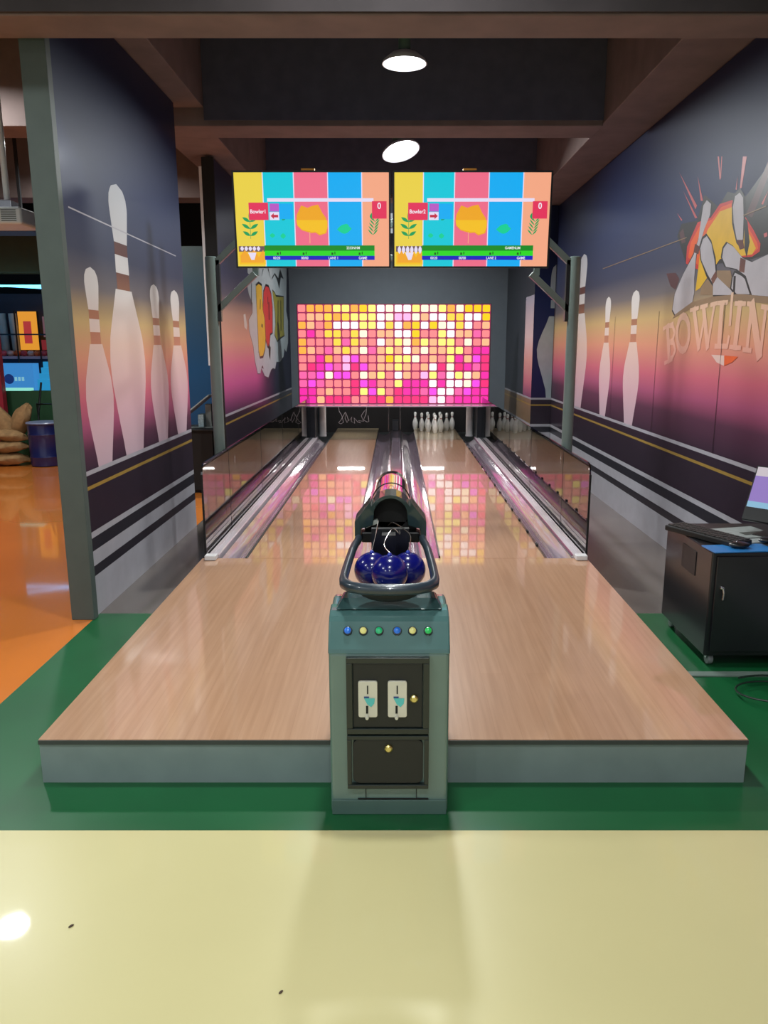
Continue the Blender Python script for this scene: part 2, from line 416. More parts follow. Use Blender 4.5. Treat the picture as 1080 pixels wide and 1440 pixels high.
ink([(480,565),(520,590),(580,665),(640,690),(745,640),(800,640),(830,760),(830,920),(640,905),(600,780),(540,735),(470,720),(445,660),(455,600)], 11)
WB.flat(wl([(565,660),(600,675),(590,760),(556,750)]), 6)
WB.flat(wl([(520,780),(535,780),(528,900),(515,900)]), 7)
# banner and letters
WB.flat(wl([(120,1060),(140,1030),(250,950),(380,915),(560,898),(745,915),(900,960),(900,1010),(745,962),(560,942),(400,955),(250,990)]), 12)
def S(L, w=.05, mi=13, closed=False): WB.stroke(wl(L), w, mi, closed)
S([(88,1110),(100,1335)], .06); S([(62,1125),(125,1092)], .03); S([(70,1350),(120,1325)], .03)
S([(92,1105),(122,1105),(136,1150),(122,1200),(98,1215),(128,1215),(140,1265),(122,1310),(98,1330)], .035)
S([(190+40*math.cos(t*PI/8), 1155+112*math.sin(t*PI/8)-8*math.cos(t*PI/8)) for t in range(16)], .05, closed=True)
S([(262,1000),(293,1250)], .055); S([(293,1250),(330,1050)], .035); S([(325,990),(350,1245)], .055); S([(350,1245),(395,970)], .035)
S([(238,1005),(290,990)], .028); S([(305,985),(350,972)], .028); S([(372,970),(412,958)], .028)
S([(445,960),(425,1235)], .06); S([(420,958),(480,953)], .028); S([(400,1240),(478,1240),(490,1180)], .032)
S([(512,900),(497,1095)], .035)
S([(562,962),(530,1245)], .06); S([(532,960),(598,962)], .028); S([(498,1245),(566,1250)], .028)
S([(640,965),(608,1262)], .04); S([(640,965),(688,1300)], .07); S([(732,985),(695,1300)], .035); S([(612,962),(655,966)], .028); S([(585,1262),(634,1268)], .028); S([(705,982),(752,990)], .028)
S([(860,1040),(820,1000),(782,1040),(762,1160),(770,1290),(806,1340),(842,1310),(852,1210),(815,1205)], .055)
WB.flat(wl([(375,1295),(460,1300),(458,1368),(410,1345)]), 5); WB.flat(wl([(460,1300),(550,1308),(510,1345),(458,1368)]), 9)
for px in (1017,):        # board joints
    ys = on_x(px, 470, XR)[0]
    for dy in (0, 1.22, 2.44, -1.22):
        WB.flat([(ys+dy,.82),(ys+dy+.006,.82),(ys+dy+.006,1.75),(ys+dy,1.75)], 7)
WB.stroke([on_x(848,378,XR), on_x(966,334,XR)], .006, 12); WB.stroke([on_x(1046,303,XR), on_x(1078,290,XR)], .006, 12)
tag(WB.mb.build('wall_mural', MM, origin=(XR, 5, 0)), 'long printed mural along the right wall with pins, a bursting ball and the word BOWLING', 'mural')

# right rear column (built-out wall end)
cb = MB(); CX0 = 1.76; CY = 10.2
cb.box(CX0, 2.02, CY, 12.69, 0, 3.18, 7)
for z0, z2, mi in BANDS+[(.82,3.18,20)]:
    cb.poly([(CX0-.001,CY-.001,z0),(2.02,CY-.001,z0),(2.02,CY-.001,z2),(CX0-.001,CY-.001,z2)], mi)
    cb.poly([(CX0-.001,CY-.001,z2),(CX0-.001,12.69,z2),(CX0-.001,12.69,z0),(CX0-.001,CY-.001,z0)], {20: 3, 1: 12}.get(mi, mi))
pr = [(0,.13),(.06,.15),(.15,.24),(.28,.38),(.36,.42),(.45,.36),(.56,.2),(.62,.13)]
b0, tp = .82, on_y(790, 372, CY)[1]; xr = 2.019
def halfpin(t0, t1, f): 
    ts = [t0+(t1-t0)*i/10 for i in range(11)]
    cb.poly([(xr-f(t), CY-.0015, b0+(tp-b0)*t) for t in ts]+[(xr, CY-.0015, b0+(tp-b0)*t1), (xr, CY-.0015, b0+(tp-b0)*t0)], 17)
def fR(t):
    for (a, r1), (b, r2) in zip(pr, pr[1:]):
        if a <= t <= b: return (r1+(r2-r1)*(t-a)/(b-a))*.5
    return .06
halfpin(0, .62, fR); halfpin(.68, .74, lambda t: .05); halfpin(.79, 1, lambda t: .062*math.sqrt(max(0, 1-((t-.79)/.21)**4)))
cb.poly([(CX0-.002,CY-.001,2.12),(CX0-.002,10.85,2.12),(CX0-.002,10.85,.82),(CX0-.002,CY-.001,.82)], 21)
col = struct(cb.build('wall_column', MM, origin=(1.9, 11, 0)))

# ------------------------------------------------------------------ approach platform and lane bed
PX0, PX1, PY, PZ, LY, LE = -1.236, 1.217, 2.45, .167, 4.77, 12.62
ap = thing('approach_platform', 'raised wooden approach platform with grey front board, in front of both lanes', 'platform', (-.01, 3.6, 0))
MB().box(PX0, PX1, PY+.004, LY, 0, PZ-.014).build('fascia', fascia, ap)
MB().box(PX0, PX1, PY, LY, PZ-.012, PZ).build('deck', approach_w, ap, bevel=.002)
MB().box(PX0, PX1, PY-.004, PY-.0005, PZ-.018, PZ-.003).build('edge_strip', dark_trim, ap)
bed = MB().box(-1.246, 1.246, LY+.001, LE, 0, .098).build('lane_bed', dark_trim)
tag(bed, 'low dark bed carrying the two lanes and their gutters', 'lane bed')
def lane(x0, x1, label):
    t = thing('bowling_lane', label, 'bowling lane', ((x0+x1)/2, 8, .098), 'glossy wooden lanes')
    MB().box(x0, x1, LY+.002, 11.1, .098, PZ).build('lane_surface', lane_w, t)
    MB().box(x0, x1, 11.101, LE-.02, .098, PZ).build('pin_deck', deck_w, t)
    return t
lane(-.947, -.283, 'left bowling lane of glossy wood, its pin deck empty')
lane(.283, .947, 'right bowling lane of glossy wood with standing white pins at its end')

def arc(x0, x1, z0, dep, n=9):   # concave channel section with thickness
    top = [(x0+(x1-x0)*i/n, z0-dep*math.sin(PI*i/n)) for i in range(n+1)]
    return top+[(x1, .099), (x0, .099)]
for s, lab in ((-1,'left outer gutter channel between left lane and glass side panel'), (1,'right outer gutter channel with black clips along the lane edge')):
    a, b = sorted((s*.95, s*1.128))
    g = thing('gutter', lab, 'gutter', (s*1.03, 8, .099))
    fixn(MB().prism(arc(a+.012, b-.001, .16, .045), 'y', LY+.003, 11.2).build('channel', chan_m, g, smooth=True))
    MB().box(s*.9515-.003, s*.9515+.011, LY+.003, 11.2, .1, .171).build('edge_strip', steel, g) if s > 0 else MB().box(s*.9515-.011, s*.9515+.003, LY+.003, 11.2, .1, .171).build('edge_strip', dark_trim, g)
    if s > 0:
        for k in range(16):
            y = 5.05+k*.38
            MB().box(.944, .956, y, y+.05, .1711, .185).build('clip', black_m, g)
    r = thing('bumper_rail', ('left' if s < 0 else 'right')+' silver ridged bumper rail running along the glass side panel', 'rail', (s*1.15, 8, .099))
    prof = [(1.129,.1),(1.129,.186),(1.134,.192),(1.160,.194),(1.162,.190),(1.166,.190),(1.168,.194),(1.190,.194),(1.192,.176),(1.208,.176),(1.208,.1)]
    fixn(MB().prism([(s*x, z) for x, z in prof], 'y', LY+.003, 11.2).build('extrusion', mat('rail_satin', (214,206,212), .38, .35, coat=.4, var=.03), r))
    if s > 0:
        fixn(MB().prism([(1.1225,.178),(1.1285,.186),(1.1285,.191),(1.1215,.184)], 'y', LY+.01, 11.19).build('edge_line', mat('plum_line', (110,50,84), .4), r))
    MB().box(*sorted((s*1.135, s*1.208)), LY-.06, LY+.001, .1675, .2).build('end_cap', white_p, r, bevel=.006)

# glass side panels
ys = [4.80, 5.58, 6.94, 8.30, 9.66, 11.02]
ordn = ['nearest','second','third','fourth','farthest']
for s, side in ((-1,'left'), (1,'right')):
    for i, (a, b) in enumerate(zip(ys, ys[1:])):
        a += .006; b -= .006
        P = [(a, .1)]
        if i == 0:
            P += [(a, .70)]+[(a+.07-.07*math.cos(t*PI/12), .70+.07*math.sin(t*PI/12)) for t in range(1, 7)]
        else: P += [(a, .77)]
        P += [(b, .77), (b, .1)]
        g = thing('glass_panel', '%s clear glass side panel along the %s lane edge, counted from the camera' % (ordn[i], side), 'glass panel', (s*1.22, (a+b)/2, .1), 'glass side panels')
        fixn(MB().prism(P, 'x', s*1.22-.005, s*1.22+.005).build('pane', glassm, g))
        MB().box(s*1.22-.006, s*1.22+.006, a-.008, a-.001, .17, .765 if i else .70).build('edge_seal', black_m, g)

# centre unit between lanes
c = thing('centre_ball_track', 'grey purple ball return track with two silver ridges running between the lanes', 'ball track', (0, 8, .099))
for s in (-1, 1):
    a, b = sorted((s*.10, s*.272))
    fixn(MB().prism(arc(a, b, .168, .04), 'y', LY+.003, 12.0).build('side_channel', chan_m, c, smooth=True))
    MB().box(*sorted((s*.2725, s*.2815)), LY+.003, 12.0, .1, .182).build('guard_edge', black, c)
    MB().tube([(s*.07, LY+.02, .205), (s*.07, 12.0, .205)], .016, 8).build('ridge', alu, c, smooth=True)
MB().box(-.099, .099, LY+.003, 12.0, .1, .196).build('track_cover', chan_m, c, bevel=.01)
MB().box(-.055, .035, 11.95, 12.1, .197, .36).build('motor_box', mat('grey_box', (70,74,80), .5), c, bevel=.005)

# ------------------------------------------------------------------ pin area
tag(MB().box(-1.25, 1.25, 12.63, 12.66, .02, .72, 0).build('pit_backboard', mat('pit_black_cloth', (14,10,12), .8)), 'black backboard closing the pin pit below the mosaic screen', 'board')
for s in (-1, 1):
    tag(MB().lathe([(.055,.168),(.05,.2),(.05,.62),(.055,.639)], (s*1.085, 11.5, 0), 20).build('support_column', white_p, smooth=True),
        'round white column holding the %s end of the mosaic screen' % ('left' if s < 0 else 'right'), 'column', 'screen columns')
    k = MB().box(*sorted((s*1.155, s*1.235)), 11.06, 11.5, .197, .638).build('side_post', mat('dark_post', (46,48,54), .3, .6))
    tag(k, 'dark box post under the mosaic screen at the end of the %s glass' % ('left' if s < 0 else 'right'), 'post')
for x, l in ((-.115,'left'), (.062,'right')):
    tag(MB().tube([(x, 11.9, .197), (x, 11.9, .638)], .008, 8).build('support_rod', steel, smooth=True), 'thin steel rod, the %s of two above the centre track' % l, 'rod')

prof = [(.0,.0),(.026,.0),(.030,.01),(.040,.045),(.0455,.085),(.043,.12),(.032,.155),(.0205,.185),(.0175,.20),(.0175,.212),(.0185,.222),(.022,.24),(.0235,.255),(.0215,.270),(.0135,.281),(.0,.285)]
pinw = mat('pin_white', (236,236,232), .15, coat=.8); pinr = mat('pin_red_band', (150,60,60), .3)
mis = [0]*(len(prof)-1); mis[8] = 1; mis[6] = 0
pin0 = None
names = {0:['front pin at the point of the rack'],1:['left pin in the second row of the rack','right pin in the second row of the rack'],
         2:['left pin in the third row of the rack','middle pin in the third row of the rack','right pin in the third row of the rack'],
         3:['leftmost pin in the back row of the rack','second pin from left in the back row of the rack','second pin from right in the back row of the rack','rightmost pin in the back row of the rack']}
for r in range(4):
    for k in range(r+1):
        x = .60+(k-r/2)*.196; y = 11.9+.17*r
        if pin0 is None:
            pin0 = MB().lathe(prof, (x, y, PZ), 24, mis=mis).build('bowling_pin', [pinw, pinr], origin=(x, y, PZ), smooth=True); o = pin0
        else:
            o = pin0.copy(); COL.objects.link(o); o.location = (x, y, PZ)
        tag(o, 'white bowling pin, '+names[r][k], 'bowling pin', 'bowling pins on the right lane')

# tangle of cords in left pit
cords = MB(); cord_m = mat('pale_cord', (205,190,195), .5)
cp = [(265,180),(300,240),(325,330),(290,355),(255,340),(290,300),(350,190),(345,280),(375,335),(390,300),(355,200),(400,310),(440,260),(430,320),(480,345),(470,270),(520,330),(560,340),(530,310),(600,320),(570,240),(610,180),(640,150),(635,220),(600,300),(650,330),(675,320),(665,240)]
pts = [on_y(450+x*110/1080, 560+y*110/1080, 12.35) for x, y in cp]
cords.tube([(x, 12.35+.02*math.sin(i*2.1), z) for i, (x, z) in enumerate(pts)], .004, 5)
o = cords.build('pin_cord', cord_m, smooth=True)
for k, x in enumerate((pts[0][0], pts[22][0])):
    pass
tag(o, 'tangle of thin pale cords hanging in the dark left pit', 'cord')
MB().tube([(pts[0][0], 12.35, pts[0][1]), (pts[0][0]-.03, 12.35, .70)], .003, 5).build('hanger', cord_m, o)
MB().tube([(pts[22][0], 12.35, pts[22][1]), (pts[22][0]+.02, 12.35, .70)], .003, 5).build('hanger', cord_m, o)

# ------------------------------------------------------------------ mosaic LED screen
ROWS = ["sooolloYlwcwwlcclocYYY","sppyoylllwcqqcpwwyywwY","opsowwwllwywoYwYcwywsp","smsyysycsppwwYsslwppks","osssykypswplcolpllscsp","opskpypckplpwpcppllsmm",
        "ssmosqvsspYllcspslmpvh","shmvkqhvspplpspwhchmkh","kkvcvvscplswpsqlkwlcpm","kvksssh vmsslmmmwmwwcvh".replace(' ',''),"mmspssh lvlshmmkvwwkvmm".replace(' ',''),"mmphhhsshhohhhhqwkmmmm"]
PAL = {'w':(255,246,250),'c':(255,240,208),'l':(255,236,120),'y':(255,208,70),'Y':(250,200,10),'o':(250,170,66),'p':(252,178,132),'s':(250,130,132),'k':(248,96,160),'m':(236,40,160),'h':(244,44,116),'v':(236,72,220),'q':(255,176,224)}
LED = 1.3
keys = list(PAL); pm = [mat('led_back', (186,44,104), emit=.6*LED)]+[mat('led_'+(k if k != 'Y' else 'YY'), PAL[k], emit=LED) for k in keys]
SX0, SX1, SY, SZ0, SZ1 = -1.385, 1.325, 11.2, .668, 2.05
t = thing('mosaic_screen', 'wide mosaic light screen of pink, yellow and white rounded squares above the pins', 'screen', (0, 11.3, SZ0))
MB().box(SX0-.01, SX1+.01, SY+.004, SY+.12, SZ0-.005, SZ1+.01).build('housing', dark_trim, t)
m = MB(); m.poly([(SX0,SY,SZ0),(SX1,SY,SZ0),(SX1,SY,SZ1),(SX0,SY,SZ1)], 0)
cw, chh = (SX1-SX0)/22, (SZ1-SZ0)/12
for r, row in enumerate(ROWS):
    assert len(row) == 22, (r, len(row))
    for q, ch in enumerate(row):
        cx = SX0+(q+.5)*cw; cz = SZ1-(r+.5)*chh; hw, hh, cr_ = cw*.42, chh*.42, cw*.13
        P = []
        for sx, sz, a0 in ((1,-1,-90),(1,1,0),(-1,1,90),(-1,-1,180)):
            for k in range(4):
                a = math.radians(a0+30*k); P.append((cx+sx*(hw-cr_)+cr_*math.cos(a), SY-.0015, cz+sz*(hh-cr_)+cr_*math.sin(a)))
        m.poly(P, 1+keys.index(ch))
m.build('light_tiles', pm, t)
fixn(MB().prism([(10.98,.655),(SY,.664),(SY,.650),(10.98,.640)], 'x', -1.40, 1.35).build('lower_lip', mat('lip_reflected_pink', (226,190,214), .2, coat=1), t))  # pink reflection of the screen tinted into the white lip's colour
tubem = mat('tube_light_glow', (255,250,248), emit=45)
for i, x in enumerate((-.68, .52)):
    k = thing('tube_light', 'white light tube fixed under the screen over the %s lane' % ('left' if i == 0 else 'right'), 'tube light', (x, 11.6, .66))
    MB().tube([(x-.2, 11.6, .665), (x+.2, 11.6, .665)], .014, 10).build('tube', tubem, k, smooth=True)
    MB().box(x-.22, x+.22, 11.585, 11.615, .680, .70).build('batten', white_p, k)
    for e in (-1, 1): MB().box(x+e*.21-.009, x+e*.21+.009, 11.583, 11.617, .648, .682).build('socket', white_p, k)

# ------------------------------------------------------------------ score displays on gantry
PYp = 5.72
g = thing('display_gantry', 'grey steel gantry of two round posts with diagonal braces carrying the displays', 'gantry', (0, PYp, 0))
for s in (-1, 1):
    X = -1.308 if s < 0 else 1.265
    MB().lathe([(.04,.0),(.04,2.10),(.034,2.105)], (X, PYp, 0), 20).build('post', postm, g, smooth=True)
    MB().box(X-.07, X+.07, PYp-.07, PYp+.07, 0, .012).build('base_plate', postm, g, bevel=.003)
    for z0 in (1.70, 2.02):
        MB().rbox((X-s*.15, PYp, z0+.145), (.43, .04, .045), M=Matrix.Rotation(s*math.radians(42), 3, 'Y')).build('brace', postm, g, bevel=.004)
    MB().box(*sorted((X-s*.062, X-s*.038)), PYp-.02, PYp+.02, 1.66, 2.08).build('bracket', black, g)
    MB().box(*sorted((s*.98, s*1.02)), PYp+.02, PYp+.06, 1.98, 2.62).build('upright', postm, g)
MB().box(-1.04, 1.02, PYp+.025, PYp+.055, 2.30, 2.36).build('cross_bar', postm, g, bevel=.004)
MB().box(-1.04, 1.02, PYp+.025, PYp+.055, 2.08, 2.12).build('cross_bar', postm, g, bevel=.004)
TVE = 1.0
def em(n, c, e=TVE): return mat('tv_'+n, c, emit=e)
TM = [em('yellow',(240,214,72)), em('cyan',(0,204,222)), em('pink',(244,110,140)), em('blue',(0,176,248)), em('peach',(250,172,136)), em('white',(236,226,250)), em('red',(232,50,92)),
      em('purple',(190,90,200)), em('leafgreen',(20,160,90)), em('leafyellow',(250,196,30)), em('leaforange',(244,170,30)), em('mint',(0,212,150)), em('darkgreen',(6,140,30)), em('bright',(40,220,30)),
      em('deepblue',(10,30,190)), em('text',(245,245,255)), em('brown',(110,84,90)), em('fan',(248,170,40)), em('arrow',(200,40,70)), em('darktext',(10,90,20))]
def tv(x0, x1, n, label):
    W = x1-x0; H = .602; zb = 2.030; Y = 5.62; tilt = math.radians(4)
    t = thing('score_display', label, 'display', ((x0+x1)/2, Y, zb), 'score displays')
    up = Vector((0, -math.sin(tilt), math.cos(tilt))); nr = Vector((0, -math.cos(tilt), -math.sin(tilt)))
    B = Vector((x0, Y, zb))
    def P(u, v, d=0): return B+Vector((u*W,0,0))+up*(v*H)+nr*d
    body = MB(); e = .012
    vs = [B+Vector((a,0,0))+up*b+nr*c for c in (.0, -.045) for a, b in ((-e,-e),(W+e,-e),(W+e,H+e),(-e,H+e))]
    body.add(vs, [(0,1,2,3),(7,6,5,4),(0,4,5,1),(1,5,6,2),(2,6,7,3),(3,7,4,0)])
    fixn(body.build('casing', black, t, bevel=.004))
    # thin raised frame
    fr = MB()
    for a0, a1, b0_, b1_ in ((-e,W+e,-e,0),(-e,W+e,H,H+e),(-e,0,0,H),(W,W+e,0,H)):
        vs = [B+Vector((a,0,0))+up*b+nr*c for c in (.006, .0005) for a, b in ((a0,b0_),(a1,b0_),(a1,b1_),(a0,b1_))]
        fr.add(vs, [(0,1,2,3),(7,6,5,4),(0,4,5,1),(1,5,6,2),(2,6,7,3),(3,7,4,0)])
    fr.build('bezel', black, t)
    m = MB(); lay = [1]
    def q(u0, u1, v0, v1, mi): lay[0] += 1; d = .0008+lay[0]*.00008; m.poly([P(u0,v0,d),P(u1,v0,d),P(u1,v1,d),P(u0,v1,d)], mi)
    def pl(L, mi): lay[0] += 1; d = .0008+lay[0]*.00008; m.poly([P(u,v,d) for u, v in L], mi)
    U = lambda x: (x-88)/940; V = lambda y: (665-y)/565
    ed = [0,.185,.385,.605,.825,1]
    for i in range(5): q(ed[i], ed[i+1], 0, 1, i)
    for i in range(1,5): q(ed[i]-.003, ed[i]+.003, 0, 1, 5)
    q(.21,.9,.695,.732,5)
    def leaf(cx, cy, L, a, w, mi):
        ca, sa = math.cos(a), math.sin(a); pts = []
        for k in range(9):
            tt = k/8; pts.append((tt*L, w*math.sin(PI*tt)))
        for k in range(7, 0, -1):
            tt = k/8; pts.append((tt*L, -w*math.sin(PI*tt)))
        pl([(cx+(p*ca-r*sa)*.565, cy+p*sa+r*ca) for p, r in pts], mi)
    # fern sprig on yellow
    for dy, L in ((0,.1),(.075,.11),(.15,.10)):
        for sgn in (-1, 1): leaf(.092, .33+dy, L, PI/2+sgn*(-1.05), .018, 8)
    leaf(.092, .48, .12, PI/2, .014, 8); q(.0905,.0935,.3,.5,8)
    # sprigs on cyan
    leaf(.235,.31,.05,PI/2,.03,11); leaf(.305,.3,.06,PI/2,.03,11); leaf(.3,.5,.06,.5,.015,8)
    # maple leaf
    pl([(.395,.50),(.40,.56),(.43,.655),(.47,.63),(.50,.65),(.54,.665),(.565,.58),(.59,.52),(.598,.42),(.59,.36),(.545,.335),(.52,.365),(.49,.36),(.43,.39),(.40,.44)], 10)
    pl([(.395,.50),(.598,.50),(.598,.42),(.58,.36),(.545,.35),(.52,.375),(.49,.375),(.43,.40),(.40,.45)], 9)
    q(.478,.483,.25,.37,4)
    leaf(.66,.40,.17,.05,.05,11); leaf(.70,.44,.07,0,.02,11)
    # palm leaf on peach
    for k in range(6):
        for sgn in (-1, 1): leaf(.895+.004*k, .34+.035*k, .085, PI/2+sgn*(-.75), .008, 8)
    leaf(.892,.5,.08,PI/2,.03,8)
    # score boxes
    q(.088,.215,.50,.685,6); q(.225,.285,.59,.675,7); q(.285,.375,.51,.675,3); q(.222,.285,.50,.585,5)
    if n == 1: pl([(.229,.543),(.25,.575),(.25,.556),(.278,.556),(.278,.528),(.25,.528),(.25,.51)], 18)
    else: pl([(.28,.543),(.259,.575),(.259,.556),(.229,.556),(.229,.528),(.259,.528),(.259,.51)], 18)
    q(.89,.985,.515,.70,6)
    q(.01,.185,.16,.22,16); q(.01,.185,.02,.16,9)
    pl([(.02,.12),(.05,.18),(.08,.1),(.11,.19),(.14,.1),(.17,.18),(.183,.1),(.17,.04),(.02,.04)], 17)
    for k in range(5 if n == 1 else 6): leaf(.032+.027*k, .165-(.03 if n == 2 else 0), .055 if n == 1 else .09, PI/2, .02, 5)
    pl([(.07,.15),(.125,.15),(.11,.07),(.09,.07)], 5)
    q(.18,.905,.17,.228,12); q(.18,.905,.115,.17,13); q(.18,.905,.07,.115,14)
    for u in (.26,.43,.62,.80):
        q(u, u+.012, .125, .15, 19); q(u+.02, u+.026, .13, .16, 19)
    scr = m.build('screen', TM, t)
    def T(s_, u, v, sz):
        tx = MB(); text_faces(tx, s_, P(u, v, .0008+90*.00008), sz, (1,0,0), up, 0, .9); tx.build('screen_text', TM[15], scr)
    T('Bowler%d' % n, .096, .57, .036); T('0', .925, .62, .055)
    T('00:20', .235, .078, .024); T('00/00', .42, .078, .024); T('LANE %d' % n, .60, .078, .024); T('GAME', .80, .078, .024); T('2333NHM' if n == 1 else 'GAMENUM', .72, .187, .024)
    cx_ = (x0+x1)/2
    k = MB().rbox(tuple(B+Vector((W*.48,0,0))+up*(H+e+.006)+nr*(-.01)), (.09,.03,.012)).build('top_tab', mat('amber_tab', (200,140,50), .4), t)
    return t
tv(-1.095, -.049, 1, 'left score display with a left pointing arrow and name box above lane one')
tv(-.011, 1.045, 2, 'right score display with a right pointing arrow and name box above lane two')

# ------------------------------------------------------------------ ball return kiosk
KX = -.022
k = thing('ball_return_kiosk', 'slate green ball return kiosk with coin door, coloured buttons and dark hood', 'kiosk', (KX, 2.4, 0))
KP = [(2.27,0),(2.27,.55),(2.275,.57),(2.322,.642),(2.335,.655),(2.36,.664),(2.50,.670),(2.54,.665),(2.54,.169),(2.444,.169),(2.444,0)]
fixn(MB().prism(KP, 'x', KX-.19, KX+.19).build('cabinet', kiosk_m, k, bevel=.012, seg=3))
# button panel skin (darker top)
BPp = [(2.2685,.553),(2.2725,.570),(2.319,.645),(2.333,.658),(2.36,.668),(2.42,.671),(2.42,.60),(2.30,.553)]
fixn(MB().prism(BPp, 'x', KX-.191, KX+.191).build('button_panel', mat('button_panel_green', (76,114,112), .2, coat=1), k, bevel=.006, seg=3))
cap = MB(); a = [(KX-.175,2.35),(KX+.175,2.35),(KX+.165,2.49),(KX-.165,2.49)]; b = [(KX-.155,2.41),(KX+.155,2.41),(KX+.15,2.485),(KX-.15,2.485)]
cap.add([(x,y,.672) for x, y in a]+[(x,y,.693) for x, y in b], [(0,1,2,3),(4,5,6,7),(0,1,5,4),(1,2,6,5),(2,3,7,6),(3,0,4,7)])
fixn(cap.build('top_cap', kiosk_up, k, bevel=.008, seg=3))
# plinth line + lower base
MB().box(KX-.186, KX+.186, 2.264, 2.2695, 0, .052).build('kick_plate', mat('kick_green', (76,102,96), .3, coat=.5), k, bevel=.002)
MB().box(-.124, .105, 2.2655, 2.2695, .054, .0575).build('seam', black_m, k)
for x in (-.098, .0655): MB().box(x-.001, x+.001, 2.2655, 2.2695, .0576, .098).build('seam', black_m, k)
# coin door frame
fm = MB(); x0, x1 = -.156, .104
def frame(mb, x0, x1, z0, z1, w, ya, yb):
    mb.box(x0, x1, ya, yb, z0, z0+w); mb.box(x0, x1, ya, yb, z1-w, z1); mb.box(x0, x0+w, ya, yb, z0+w, z1-w); mb.box(x1-w, x1, ya, yb, z0+w, z1-w)
frame(fm, x0, x1, .292, .550, .019, 2.252, 2.2695); frame(fm, x0, x1, .100, .286, .014, 2.252, 2.2695)
fm.build('door_frame', mat('frame_dark_green', (26,36,34), .35, coat=.3), k, bevel=.002)
dm = mat('coin_door_black', (26,29,30), .45)
d1 = MB().box(-.136, .084, 2.258, 2.2695, .312, .530).build('coin_door', dm, k, bevel=.003)
def rrect(x0, x1, z0, z1, r, n=5):
    P = []
    for cx_, cz_, a0 in ((x1-r,z0+r,-90),(x1-r,z1-r,0),(x0+r,z1-r,90),(x0+r,z0+r,180)):
        for q in range(n+1):
            a = math.radians(a0+90*q/n); P.append((cx_+r*math.cos(a), cz_+r*math.sin(a)))
    return P
d2 = fixn(MB().prism(rrect(-.138, .086, .117, .270, .02), 'y', 2.258, 2.2695).build('cash_door', dm, k, bevel=.002))
slotw = mat('coin_slot_white', (214,212,196), .3, coat=.4)
for xa in (-.1185, -.026):
    c_ = fixn(MB().prism(rrect(xa, xa+.060, .352, .474, .007), 'y', 2.248, 2.2575).build('coin_slot', slotw, d1, bevel=.002))
    MB().box(xa+.0275, xa+.0315, 2.2465, 2.2478, .432, .460).build('slit', black_m, c_)
    MB().box(xa+.024, xa+.031, 2.2465, 2.2478, .366, .392).build('slit', black_m, c_)
    MB().poly([(xa+.018,2.2463,.418),(xa+.052,2.2463,.418),(xa+.050,2.2463,.400),(xa+.040,2.2463,.388),(xa+.028,2.2463,.398)]).build('sticker', mat('teal_sticker', (90,196,196), .3), c_)
    MB().box(xa+.018, xa+.034, 2.2460, 2.2477, .4185, .4235).build('mark', mat('blue_mark', (40,70,130), .4), c_)
    MB().lathe([(.0,-.016),(.005,-.015),(.006,-.01),(.006,0)], (xa+.0275, 2.2477, .356), 12, axis='y').build('return_button', slotw, c_, smooth=True)
for x, z, par in ((.0565,.413,d1), (-.024,.242,d2)):
    l_ = MB().lathe([(.0,-.012),(.008,-.012),(.0125,-.008),(.0135,0)], (x, 2.2575, z), 20, axis='y').build('lock', brass, par, smooth=True)
# buttons
tl = math.atan2(2.319-2.271, .645-.570)
for x, cn, cc in ((-.152,'blue',(20,110,220)),(-.103,'yellow',(236,232,140)),(-.0537,'green',(20,190,120)),(.0034,'blue',(20,110,220)),(.0515,'yellow',(236,232,140)),(.1007,'green',(20,200,90))):
    C = Vector((x, 2.302, .6195)); nrm = Vector((0, -math.cos(tl), math.sin(tl)))
    u1 = Vector((1,0,0)); u2 = nrm.cross(u1)
    def disc(prof, n=20):
        vs = []; fs = []
        for r, h in prof:
            for q in range(n):
                a = 2*PI*q/n; vs.append(C+u1*r*math.cos(a)+u2*r*math.sin(a)+nrm*h)
        for i in range(len(prof)-1):
            for q in range(n): fs.append((i*n+q, i*n+(q+1)%n, (i+1)*n+(q+1)%n, (i+1)*n+q))
        fs.append([(len(prof)-1)*n+q for q in range(n)])
        return MB().add(vs, fs)
    bt = fixn(disc([(.0145,-.003),(.0145,.003),(.0125,.006)]).build('button', mat('button_ring', (30,40,46), .3), k, smooth=True))
    bt['label'] = cn+' button'
    fixn(disc([(.0105,.0055),(.0105,.010),(.007,.0125)]).build('button_cap', mat('cap_%s_%d' % (cn, cc[2]), cc, .25, coat=1), bt, smooth=True))
# rear neck under rail, ramp cover
fixn(MB().prism([(2.545,.169),(2.545,.60),(3.08,.66),(3.16,.70),(3.90,.76),(4.30,.60),(4.70,.26),(4.74,.169)], 'x', KX-.062, KX+.062).build('neck', black, k))
# guard rim
rim = []
half = [(0,2.322),(.04,2.324),(.085,2.332),(.12,2.35),(.142,2.385),(.15,2.44),(.149,2.55),(.145,2.68),(.141,2.80),(.136,2.88),(.128,2.94),(.128,3.0)]
L = [(KX-x, y) for x, y in half[::-1]]+[(KX+x, y) for x, y in half[1:]]
MB().tube([(x, y, .748) for x, y in L], [.015 if y > 2.42 else .0185 for x, y in L], 14).build('guard_rim', rim_m, k, smooth=True)
# tray under front of rim
tray = MB(); n = 24; vs = []
for j in range(6):
    ph = j/5*PI/2
    for q in range(n):
        a = 2*PI*q/n; rr = math.cos(ph)
        vs.append((KX+.105*max(rr,.05)*math.cos(a), 2.362+.045*max(rr,.05)*math.sin(a), .742-.045*math.sin(ph)))
fs = [(j*n+q, j*n+(q+1)%n, (j+1)*n+(q+1)%n, (j+1)*n+q) for j in range(5) for q in range(n)]+[list(range(5*n, 6*n)), list(range(n))]
fixn(tray.add(vs, fs).build('tray_bowl', mat('tray_dark', (14,20,24), .6), k, smooth=True))
